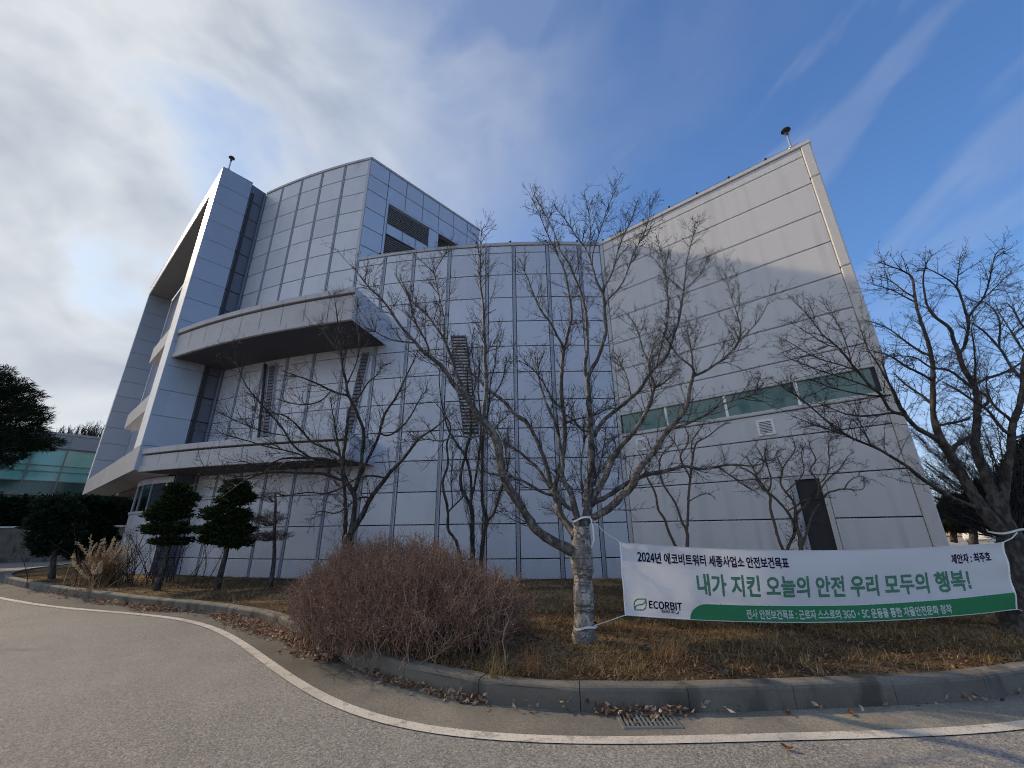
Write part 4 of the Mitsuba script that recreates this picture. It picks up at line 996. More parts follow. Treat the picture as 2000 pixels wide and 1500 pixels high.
# ------------------------------------------------------------------ clipped conifers, pine, evergreens
PADS = {
't1': ([(-935, 1175, 25), (-935, 1175, 53), (-933, 1175, 78), (-933, 1175, 128), (-936, 1175, 174), (-950, 1175, 270)], [(-950, 1175, 275, 32, 20), (-934, 1175, 249, 43, 22), (-950, 1175, 231, 43, 18), (-980, 1175, 207, 34, 19), (-939, 1175, 210, 37, 16), (-945, 1175, 170, 62, 15), (-929, 1175, 139, 47, 10)]),
't2': ([(-755, 1140, 25), (-754, 1140, 55), (-752, 1140, 87), (-751, 1140, 134), (-760, 1140, 211), (-761, 1140, 267)], [(-760, 1140, 275, 34, 23), (-745, 1140, 248, 38, 20), (-769, 1140, 240, 31, 19), (-775, 1140, 206, 52, 22), (-732, 1140, 198, 30, 18), (-779, 1140, 165, 54, 19), (-727, 1140, 164, 35, 18), (-781, 1140, 142, 43, 11), (-729, 1140, 135, 40, 13)]),
't3': ([(-624, 1147, 20), (-625, 1147, 52), (-626, 1147, 85), (-638, 1147, 158), (-648, 1147, 230), (-655, 1147, 261)], [(-677, 1147, 249, 21, 11), (-656, 1147, 194, 41, 16), (-682, 1147, 188, 22, 10), (-631, 1147, 150, 41, 13), (-671, 1147, 147, 35, 11)]),
'p1': ([(-1579, 1520, 22), (-1593, 1520, 66), (-1612, 1520, 132), (-1653, 1520, 235)], [(-1663, 1520, 262, 56, 25), (-1626, 1520, 235, 63, 32), (-1659, 1520, 200, 59, 31), (-1601, 1520, 157, 65, 37), (-1636, 1520, 115, 36, 23), (-1624, 1520, 132, 54, 34)]),
'p2': ([(-1761, 1780, 23), (-1772, 1780, 67), (-1806, 1780, 165), (-1839, 1780, 246)], [(-1850, 1780, 267, 65, 37), (-1806, 1780, 277, 57, 29), (-1806, 1780, 215, 77, 37), (-1803, 1780, 145, 76, 48), (-1743, 1780, 184, 43, 40), (-1765, 1780, 96, 55, 31)]),
'p3': ([(-1727, 1860, 33), (-1741, 1860, 82), (-1769, 1860, 164), (-1801, 1860, 249)], [(-1815, 1860, 271, 36, 30), (-1782, 1860, 217, 40, 43), (-1767, 1860, 143, 49, 46), (-1768, 1860, 92, 39, 24)]),
'pine': ([(-2979, 2400, 36), (-3081, 2400, 283), (-3189, 2400, 574), (-3319, 2400, 890), (-3416, 2400, 1129)], [(-3217, 2400, 1050, 124, 69), (-3088, 2400, 994, 110, 48), (-3132, 2400, 921, 144, 53), (-2992, 2400, 886, 89, 40), (-2920, 2400, 839, 76, 29), (-3035, 2400, 796, 151, 48), (-2920, 2400, 740, 87, 35), (-2976, 2400, 687, 149, 44), (-2781, 2400, 685, 74, 22), (-2862, 2400, 655, 86, 28), (-2996, 2400, 608, 86, 43), (-3024, 2400, 557, 61, 30), (-3308, 2400, 923, 160, 167), (-3225, 2400, 728, 156, 142), (-3363, 2400, 1128, 131, 70), (-3416, 2400, 1025, 130, 137)]),
'e1': ([(2518, 2400, 50), (2565, 2400, 161), (2635, 2400, 326)], [(2614, 2400, 256, 87, 66), (2540, 2400, 194, 97, 43), (2655, 2400, 214, 92, 60), (2664, 2400, 332, 47, 57), (2697, 2400, 283, 52, 50), (2514, 2400, 216, 63, 38)]),
'e2': ([(3047, 2700, 33), (3125, 2700, 219), (3253, 2700, 540)], [(3135, 2700, 266, 123, 100), (3119, 2700, 361, 72, 83), (3244, 2700, 369, 99, 109), (3268, 2700, 480, 53, 72), (3071, 2700, 189, 148, 61), (3216, 2700, 249, 97, 81)]),
'e3': ([(3023, 3000, 46), (3055, 3000, 129), (3102, 3000, 264)], [(3079, 3000, 213, 93, 89), (3015, 3000, 156, 78, 47), (3111, 3000, 155, 85, 54), (3112, 3000, 282, 72, 62)]),
'e4': ([(2659, 2200, 36), (2736, 2200, 206), (2842, 2200, 467)], [(2753, 2200, 335, 107, 157), (2631, 2200, 208, 95, 100), (2838, 2200, 495, 82, 110)]),
}


def needles(rng, pads, per, size, cols, flat_=0.6, hollow=0.35, droop=0.0):
    """leaf-sized bent cards through the pads' volume, denser to their upper shell; returns mesh and vertex colours"""
    Cs, As, Bs, Co = [], [], [], []
    cols = np.array(cols)
    for (x, y, z, rx, rz) in pads:
        vol = max(rx * rx * rz, 0.004)
        n = int(per * vol ** 0.72)
        d = rand_dirs(rng, n)
        rad = rng.random(n) ** 0.33
        rad = hollow + (1 - hollow) * rad
        bump = 0.42 + 1.05 * meshkit.noise(d * 3.1 + np.array([x, y, z]) * 3.7, 5)
        c = np.array([x, y, z]) + d * (rad * bump)[:, None] * np.array([rx, rx * 0.9, rz])
        a = d * np.array([1, 1, 0.5]) + rng.normal(0, 0.55, (n, 3)) + np.array([0, 0, 0.25 - droop])
        a /= np.linalg.norm(a, axis=1, keepdims=True)
        b = np.cross(a, rand_dirs(rng, n))
        b /= np.linalg.norm(b, axis=1, keepdims=True)
        s = size * rng.uniform(0.6, 1.35, n)[:, None]
        Cs.append(c + a * s * 0.4)
        As.append(a * s)
        Bs.append(b * s * flat_ * 0.5)
        k = rng.integers(0, len(cols), n)
        Co.append(cols[k] * rng.uniform(0.7, 1.3, (n, 1)))
    m = cards(np.vstack(Cs), np.vstack(As), np.vstack(Bs))
    return m, np.repeat(np.vstack(Co), 4, 0)


def conifer(name, key, label, cat_, seed, per, size, cols, r0, flat_=0.6, branches=True, group=None, hollow=0.35):
    rng = np.random.default_rng(seed)
    tr, pads = PADS[key]
    tr = np.array(tr, float) / 100
    pads = np.array(pads, float) / 100
    t = thing(name, label, cat_, group)
    n = len(tr)
    tr[0, 2] -= 0.12
    pp, rr = smooth_limb(tr, np.linspace(r0, r0 * 0.35, n), 0.12)
    part(t, 'trunk', tubes(pp[None], rr[None], 8), 'bark', smooth=True)
    if branches:
        ms = []
        for (x, y, z, rx, rz) in pads:
            k = int(np.argmin(np.abs(pp[:, 2] - (z - rz * 0.8))))
            for _ in range(4):
                e = np.array([x, y, z]) + rng.uniform(-0.6, 0.6, 3) * [rx, rx, rz]
                m_ = (pp[k] + e) / 2 + [0, 0, -0.05]
                ms.append(tube([pp[k], m_, e], [rr[k] * 0.5, rr[k] * 0.35, rr[k] * 0.12], 5))
        part(t, 'branches', cat(ms), 'bark', smooth=True, kind='stuff')
    m, co = needles(rng, pads, per, size, cols, flat_, hollow)
    part(t, 'foliage', m, 'needle', color=co, kind='stuff')
    return t


GREEN = [(0.020, 0.036, 0.015), (0.028, 0.046, 0.018), (0.015, 0.026, 0.012), (0.045, 0.060, 0.020)]
BLUEG = [(0.016, 0.032, 0.020), (0.024, 0.044, 0.026), (0.012, 0.024, 0.016)]
conifer('clipped_conifer', 't1', 'clipped green conifer of cloud tiers, first one right of the pale grass clump', 'tree', 41, 26000, 0.055, GREEN, 0.085)
conifer('clipped_conifer', 't2', 'thick clipped green conifer, middle of the three clipped trees before the wall', 'tree', 42, 26000, 0.055, GREEN, 0.085)
conifer('clipped_conifer', 't3', 'dying brown clipped conifer with two thin tiers, beside the big brown shrub', 'tree', 43, 15000, 0.055, [(0.10, 0.085, 0.075), (0.14, 0.115, 0.095), (0.075, 0.065, 0.06)], 0.07, 0.18, hollow=0.1)
conifer('dark_conifer', 'p1', 'dark leafy conifer nearest the tip of the lawn at the left', 'tree', 44, 12000, 0.09, BLUEG, 0.10)
conifer('dark_conifer', 'p2', 'dark leafy conifer behind the pale grass clump at the left', 'tree', 45, 12000, 0.10, BLUEG, 0.11)
conifer('dark_conifer', 'p3', 'small dark conifer tight against the curved ground floor wall', 'tree', 46, 12000, 0.09, BLUEG, 0.09)
conifer('pine_tree', 'pine', 'tall dark pine reaching in at the left edge in front of the glass building', 'tree', 47, 2400, 0.17, [(0.022, 0.036, 0.020), (0.032, 0.046, 0.024), (0.016, 0.026, 0.016)], 0.30, 0.22)
conifer('evergreen_tree', 'e1', 'dark evergreen seen between the right tree and the end wall', 'tree', 48, 1500, 0.20, BLUEG, 0.2)
conifer('evergreen_tree', 'e2', 'tall dark evergreen behind the forks of the right tree', 'tree', 49, 1500, 0.20, BLUEG, 0.25)
conifer('evergreen_tree', 'e3', 'low brownish evergreen over the strip of dry grass by the car park', 'tree', 50, 2600, 0.20, [(0.05, 0.045, 0.02), (0.035, 0.04, 0.02), (0.07, 0.06, 0.03)], 0.2)
conifer('evergreen_tree', 'e4', 'dark evergreen cut by the right edge of the photo', 'tree', 51, 2600, 0.22, BLUEG, 0.25)

# ------------------------------------------------------------------ the big brown shrub
rng = np.random.default_rng(61)
sh = thing('brown_shrub', 'large rounded leafless brown shrub at the bend of the kerb', 'shrub')
SC, SA, SB = np.array([-1.72, 6.70]), 2.30, 1.18
sd = unit((-0.84, 0.54))
sn = np.array([-sd[1], sd[0]])


def shrub_xy(u, w):
    return SC + np.outer(u, sd * SA) + np.outer(w, sn * SB)


def shrub_height(rad, x, y):
    return (1.24 - 0.02 * x) * np.sqrt(np.clip(1.04 - rad ** 2.4, 0.05, 1)) * (0.90 + 0.2 * meshkit.noise(np.stack([x * 1.9, y * 1.9, 0 * x], -1), 2))


K = 1900
rad = np.sqrt(rng.random(K)) * 0.98
th = rng.uniform(0, 2 * PI, K)
u, w = rad * np.cos(th), rad * np.sin(th)
tipxy = shrub_xy(u, w)
basexy = shrub_xy(u * 0.80 + rng.normal(0, 0.10, K), w * 0.80 + rng.normal(0, 0.12, K))
hz = shrub_height(rad, tipxy[:, 0], tipxy[:, 1]) * rng.uniform(0.80, 1.0, K)
nn = 6
q = np.linspace(0, 1, nn)
Pm = np.zeros((K, nn, 3))
Pm[:, :, :2] = basexy[:, None] * (1 - q[None, :, None] ** 1.4) + tipxy[:, None] * q[None, :, None] ** 1.4
gz0 = lawn_z(basexy[:, 0], basexy[:, 1]) - 0.03
Pm[:, :, 2] = gz0[:, None] + hz[:, None] * q[None]
Pm[:, 1:] += rng.normal(0, 0.045, (K, nn - 1, 3)).cumsum(1) * [1, 1, 0.4]
Rm = np.linspace(0.0058, 0.002, nn)[None] * rng.uniform(0.8, 1.3, (K, 1))
P2, R2 = grow(rng, list(zip(Pm, Rm)), 0.10, (0.08, 0.30), 4, 0.0030, 0.16, (35, 80), 0.22, first=0.25)
P3, R3 = grow(rng, list(zip(P2, R2)), 0.10, (0.03, 0.11), 2, 0.0022, 0.1, (35, 80), 0.1)
scol = np.array([(0.27, 0.165, 0.115), (0.20, 0.13, 0.092), (0.38, 0.27, 0.205), (0.24, 0.135, 0.09)])


def stem_cols(n, per):
    return np.repeat(scol[rng.integers(0, 4, n)] * rng.uniform(0.75, 1.25, (n, 1)), per, 0)


m1, m2, m3 = tubes(Pm, Rm, 4, False), tubes(P2, R2, 3, False), tubes(P3, R3, 3, False)
part(sh, 'stems', m1, 'vertex_stem', smooth=True, color=stem_cols(K, nn * 4), kind='stuff')
part(sh, 'twigs', cat([m2, m3]), 'vertex_stem', smooth=True, color=np.vstack([stem_cols(len(P2), 12), stem_cols(len(P3), 6)]), kind='stuff')
allp = np.vstack([P2.reshape(-1, 3), Pm[:, 2:].reshape(-1, 3)])
k = rng.integers(0, len(allp), 17000)
c = allp[k] + rng.normal(0, 0.012, (len(k), 3))
a = rand_dirs(rng, len(k))
b = np.cross(a, rand_dirs(rng, len(k)))
b /= np.linalg.norm(b, axis=1, keepdims=True)
s = rng.uniform(0.006, 0.014, (len(k), 1))
lc_ = np.array([(0.30, 0.16, 0.10), (0.40, 0.26, 0.18), (0.20, 0.10, 0.065), (0.52, 0.40, 0.32)])
part(sh, 'dry_leaves', cards(c, a * s, b * s * 0.6), 'vertex_leaf', color=np.repeat(lc_[rng.integers(0, 4, len(k))] * rng.uniform(0.7, 1.2, (len(k), 1)), 4, 0), kind='stuff')

# ------------------------------------------------------------------ grass, litter, clumps
rng = np.random.default_rng(71)


def blades(rng, base, length, width, lean, cols, nodes=3):
    K = len(base)
    az = rng.uniform(0, 2 * PI, K)
    h = np.stack([np.cos(az), np.sin(az), np.zeros(K)], 1)
    side = np.stack([-np.sin(az), np.cos(az), np.zeros(K)], 1)
    q = np.linspace(0, 1, nodes)
    ln = rng.uniform(0.5, 1.25, K) * length
    le = rng.uniform(lean[0], lean[1], K)
    Pn = base[:, None] + h[:, None] * (ln * np.sin(le))[:, None, None] * (q[None, :, None] ** 1.5) + UZ * (ln * np.cos(le))[:, None, None] * (q * (1 - 0.25 * q * le[:, None] / 1.5))[:, :, None]
    wd = width * rng.uniform(0.6, 1.3, K)[:, None] * np.linspace(1, 0.15, nodes)[None]
    v = np.stack([Pn - side[:, None] * wd[..., None], Pn + side[:, None] * wd[..., None]], 2).reshape(K, nodes * 2, 3)
    f = []
    for i in range(nodes - 1):
        a_ = 2 * i
        f += [[a_, a_ + 1, a_ + 3], [a_, a_ + 3, a_ + 2]]
    f = (np.array(f)[None] + (np.arange(K) * nodes * 2)[:, None, None]).reshape(-1, 3)
    cols = np.array(cols)
    co = cols[rng.integers(0, len(cols), K)] * rng.uniform(0.7, 1.25, (K, 1))
    return (v.reshape(-1, 3), f), np.repeat(co, nodes * 2, 0)


def scatter(rng, n, x0, x1, y0, y1, dens=None):
    p = np.c_[rng.uniform(x0, x1, n), rng.uniform(y0, y1, n)]
    ok = in_poly(lawn_poly.buffer(-0.02), p[:, 0], p[:, 1])
    ok &= p[:, 1] < np.where(p[:, 0] < 3.4, CY - np.sqrt(np.maximum(33.05 ** 2 - (p[:, 0] - CX) ** 2, 0)), 13.3 - 0.853 * (p[:, 0] - 3.5)) + np.where(p[:, 0] > 8.75, 99, 0)
    if dens is not None:
        ok &= rng.random(n) < dens(p[:, 0], p[:, 1])
    p = p[ok]
    return np.c_[p, lawn_z(p[:, 0], p[:, 1]) - 0.006]


def tuftiness(x, y):
    return np.clip((meshkit.fbm(np.stack([x * 2.3, y * 2.3, 0 * x], -1), 3, 15) - 0.40) * 4.5, 0.06, 1)


TAN = [(0.38, 0.27, 0.14), (0.26, 0.18, 0.09), (0.52, 0.39, 0.23), (0.17, 0.115, 0.06), (0.15, 0.135, 0.05), (0.28, 0.175, 0.08)]
b1 = scatter(rng, 150000, -4.5, 8.5, 4.4, 8.8, tuftiness)
b2 = scatter(rng, 90000, -17, 10, 6.5, 16.3, tuftiness)
g1m, c1 = blades(rng, b1, 0.105, 0.0033, (0.5, 1.45), TAN)
g2m, c2 = blades(rng, b2, 0.13, 0.0055, (0.4, 1.4), TAN)
put('dry_grass', cat([g1m, g2m]), 'vertex_leaf', color=np.vstack([c1, c2]))
labels['dry_grass'] = {'kind': 'stuff', 'label': 'matted straw coloured winter grass on the lawn bed', 'category': 'grass'}


def litter(rng, p, size, cols, tilt=0.5):
    n = len(p)
    az = rng.uniform(0, 2 * PI, n)
    a = np.stack([np.cos(az), np.sin(az), rng.normal(0, tilt, n)], 1)
    a /= np.linalg.norm(a, axis=1, keepdims=True)
    b = np.cross(a, UZ + rng.normal(0, tilt, (n, 3)))
    b /= np.linalg.norm(b, axis=1, keepdims=True)
    s = size * rng.uniform(0.6, 1.3, n)[:, None]
    c = p + [0, 0, 0.008] + UZ * np.abs(rng.normal(0, 0.35, (n, 1))) * s
    cols = np.array(cols)
    return cards(c, a * s, b * s * 0.55), np.repeat(cols[rng.integers(0, len(cols), n)] * rng.uniform(0.6, 1.25, (n, 1)), 4, 0)


LEAF = [(0.34, 0.22, 0.145), (0.22, 0.135, 0.085), (0.46, 0.34, 0.25), (0.14, 0.085, 0.06), (0.56, 0.44, 0.34)]
lp1 = scatter(rng, 30000, -4.5, 8.0, 4.4, 8.0)
lp2 = scatter(rng, 9000, -14, 8, 7, 15)
# piles against the kerb
ks = np.arange(len(KERB)) * 0.05
kt_ = np.gradient(KERB, axis=0)
kt_ /= np.linalg.norm(kt_, axis=1, keepdims=True)
kr = np.stack([-kt_[:, 1], kt_[:, 0]], 1)


def kerb_at(x):
    m_ = (KERB[:, 1] < 16)
    i = np.where(m_)[0]
    return i[np.argmin(np.abs(KERB[i, 0] - x))]


pile = []
for (xa, xb, n, wd) in ((-6.0, -3.2, 3400, 0.34), (-3.4, -2.3, 1100, 0.30), (-1.75, -0.95, 150, 0.10), (-0.95, -0.3, 110, 0.06), (0.75, 1.6, 170, 0.16), (-8.9, -7.3, 800, 0.32), (-10.6, -9.2, 350, 0.25), (-13.5, -10.5, 130, 0.25), (1.6, 5.0, 34, 0.14), (-2.3, 0.9, 60, 0.14), (-7.3, -5.9, 80, 0.2)):
    ia, ib = sorted((kerb_at(xa), kerb_at(xb)))
    i = rng.integers(ia, ib + 1, n)
    q = np.minimum(np.abs(rng.normal(0, 0.5, n)), 1.6) * wd * (0.35 + 0.65 * np.sin(PI * (i - ia + 0.5) / (ib - ia + 1)))
    xy = KERB[i] + kr[i] * (0.012 + q)[:, None] + rng.normal(0, 0.012, (n, 2))
    pile.append(np.c_[xy, 0.004 + rng.random(n) * 0.075 * np.clip(1 - q / wd, 0, 1)])
pile = np.vstack(pile)
DLEAF = [(0.20, 0.125, 0.08), (0.13, 0.08, 0.052), (0.30, 0.21, 0.145), (0.085, 0.055, 0.04), (0.24, 0.13, 0.075)]  # darker leaf colours for the lawn, with the shadow near the shrub painted in
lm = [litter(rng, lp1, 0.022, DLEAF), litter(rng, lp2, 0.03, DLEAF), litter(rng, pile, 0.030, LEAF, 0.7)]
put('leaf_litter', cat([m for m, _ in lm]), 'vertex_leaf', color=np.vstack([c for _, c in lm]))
labels['leaf_litter'] = {'kind': 'stuff', 'label': 'brown fallen leaves drifted along the kerb and scattered on the lawn', 'category': 'fallen leaves'}
fl = 0
for (x, y, lab) in ((2.06, 3.84, 'single brown curled leaf on the asphalt nearest the camera'), (2.46, 4.46, 'curled brown leaf in the gutter to the right of the drain grate'), (-2.86, 6.98, 'pale leaf lying on the gutter near the deep leaf drift'), (3.0, 4.42, 'brown leaf in the gutter under the right part of the banner')):
    k = numbered('fallen_leaf')
    t_ = np.linspace(-1, 1, 7)
    r_ = np.random.default_rng(int(abs(x * 100)))
    az = r_.uniform(0, 6.28)
    d = np.array([math.cos(az), math.sin(az), 0])
    e_ = np.array([-d[1], d[0], 0])
    wv = 0.022 * np.sqrt(np.clip(1 - t_ ** 2, 0, 1)) + 0.002
    vs = []
    for tt_, ww in zip(t_, wv):
        c_ = np.array([x, y, 0.012]) + d * 0.042 * tt_ + UZ * (0.016 * tt_ * tt_)
        vs += [c_ - e_ * ww + UZ * 0.014, c_, c_ + e_ * ww + UZ * 0.012]
    fs = []
    for i in range(6):
        for j in range(2):
            a_ = i * 3 + j
            fs += [[a_, a_ + 3, a_ + 4], [a_, a_ + 4, a_ + 1]]
    put(k, (np.array(vs), np.array(fs)), 'vertex_leaf', smooth=True, color=np.tile([0.22, 0.11, 0.06], (len(vs), 1)))
    labels[k] = {'label': lab, 'category': 'leaf'}


def clump(name, label, cat_, x, y, n, ln, width, lean, cols, plumes=0, spread=0.2, nodes=5, seed=1):
    rng = np.random.default_rng(seed)
    t = thing(name, label, cat_)
    p = np.c_[rng.normal(x, spread, n), rng.normal(y, spread, n)]
    base = np.c_[p, lawn_z(p[:, 0], p[:, 1]) - 0.02]
    m, co = blades(rng, base, ln, width, lean, cols, nodes)
    part(t, 'blades', m, 'vertex_leaf', color=co, kind='stuff')
    for _ in range(plumes):
        b_ = np.array([rng.normal(x, spread), rng.normal(y, spread), 0.15])
        d = unit([rng.normal(0, 0.35), rng.normal(0, 0.25) - 0.1, 1])
        h = ln * rng.uniform(0.9, 1.45)
        tip = b_ + d * h + [d[0] * 0.3, d[1] * 0.3, -0.05]
        md = b_ + d * h * 0.6
        pl = part(t, 'plume', cat([tube([b_, md, tip], [0.004, 0.003, 0.002], 4)]), 'rope' if False else 'vertex_stem', smooth=True, color=np.tile([0.36, 0.27, 0.16], (12, 1)))
        n2 = 90
        q = rng.random(n2)
        c = md * (1 - q[:, None]) + tip * q[:, None] + rng.normal(0, 0.018, (n2, 3))
        a = np.tile(unit(tip - md), (n2, 1)) + rng.normal(0, 0.5, (n2, 3))
        a /= np.linalg.norm(a, axis=1, keepdims=True)
        bb = np.cross(a, rand_dirs(rng, n2))
        part(pl, 'seed_hairs', cards(c, a * 0.035, bb * 0.012), 'vertex_leaf', color=np.tile([0.50, 0.42, 0.31], (n2 * 4, 1)), kind='stuff')
    return t


clump('silver_grass', 'pale clump of dry plumed grass in front of the curved ground floor wall', 'grass clump', -12.35, 13.3, 900, 1.05, 0.008, (0.05, 0.9), [(0.27, 0.18, 0.095), (0.19, 0.13, 0.07), (0.34, 0.26, 0.16), (0.12, 0.09, 0.05)], 20, 0.24, seed=3)
clump('silver_grass', 'stray dry grass stems leaning over the kerb at the left', 'grass clump', -11.1, 11.75, 40, 0.75, 0.006, (0.4, 1.2), [(0.40, 0.31, 0.20), (0.32, 0.24, 0.14)], 5, 0.14, seed=4)
clump('grass_tuft', 'tall straw tuft hanging over the kerb in front of the shrub', 'grass clump', -0.20, 4.86, 60, 0.42, 0.0032, (0.1, 1.1), [(0.36, 0.27, 0.15), (0.25, 0.2, 0.1), (0.17, 0.16, 0.07)], 0, 0.045, 6, 5)
clump('grass_tuft', 'small reddish tuft between the shrub and the ringed cherry trunk', 'grass clump', 0.17, 4.95, 70, 0.26, 0.003, (0.05, 0.8), [(0.36, 0.17, 0.09), (0.30, 0.15, 0.08)], 0, 0.055, 5, 6)
clump('grass_tuft', 'round straw tuft below the left end of the banner', 'grass clump', 1.75, 5.35, 420, 0.26, 0.0026, (0.2, 1.3), [(0.30, 0.18, 0.10), (0.36, 0.25, 0.14)], 0, 0.13, 5, 7)
clump('grass_tuft', 'single dry seed stem drooping over the kerb below the right half of the banner', 'grass clump', 3.05, 4.78, 26, 0.30, 0.003, (0.7, 1.4), [(0.38, 0.28, 0.17)], 0, 0.04, 5, 8)

# bare shrub with upright canes beside the drum
rng = np.random.default_rng(81)
canes = []
for k in range(44):
    b_ = np.array([-10.9 + rng.normal(0, 0.85), 13.1 + rng.normal(0, 0.35), 0.12])
    d = unit([rng.normal(0, 0.32), rng.normal(0, 0.2), 1])
    L_ = rng.uniform(0.9, 2.1)
    p = [b_]
    for j in range(6):
        d = unit(d + rng.normal(0, 0.13, 3))
        p.append(p[-1] + d * L_ / 6)
    canes.append((np.array(p), np.linspace(0.013, 0.004, 7)))
bare_tree('bare_shrub', canes, 'thin leafless shrub of upright canes against the curved ground floor wall', 'shrub', 82, 'twig_bark', 'twig_bark',
          dict(e1=0.20, l1=(0.12, 0.5), r1=0.005, e2=0.16, l2=(0.06, 0.2), r2=0.004, up=0.25, es=0.3), sides=6)

# ------------------------------------------------------------------ drain grate
dg = thing('drain_grate', 'small rusty steel drain grate in the gutter half covered by leaves', 'drain grate')
gx0, gx1, gy0, gy1 = 0.92, 1.40, 4.22, 4.49
part(dg, 'pit', obox(((gx0 + gx1) / 2, (gy0 + gy1) / 2, 0.0052), (gx1 - gx0) / 2, (gy1 - gy0) / 2, 0.0015), 'black_metal')
part(dg, 'frame', cat([obox((gx0, (gy0 + gy1) / 2, 0.010), 0.012, 0.15, 0.008), obox((gx1, (gy0 + gy1) / 2, 0.010), 0.012, 0.15, 0.008), obox(((gx0 + gx1) / 2, gy0, 0.0102), 0.228, 0.010, 0.008), obox(((gx0 + gx1) / 2, gy1, 0.0102), 0.228, 0.010, 0.008)]), 'steel')
for k in range(11):
    x = gx0 + 0.04 + 0.04 * k
    part(dg, 'bar', obox((x, (gy0 + gy1) / 2, 0.013), 0.0075, 0.125, 0.007), 'grey_frame')
part(dg, 'cross_bar', cat([obox(((gx0 + gx1) / 2, y, 0.010), 0.21, 0.005, 0.005) for y in (gy0 + 0.09, gy0 + 0.18)]), 'grey_frame')

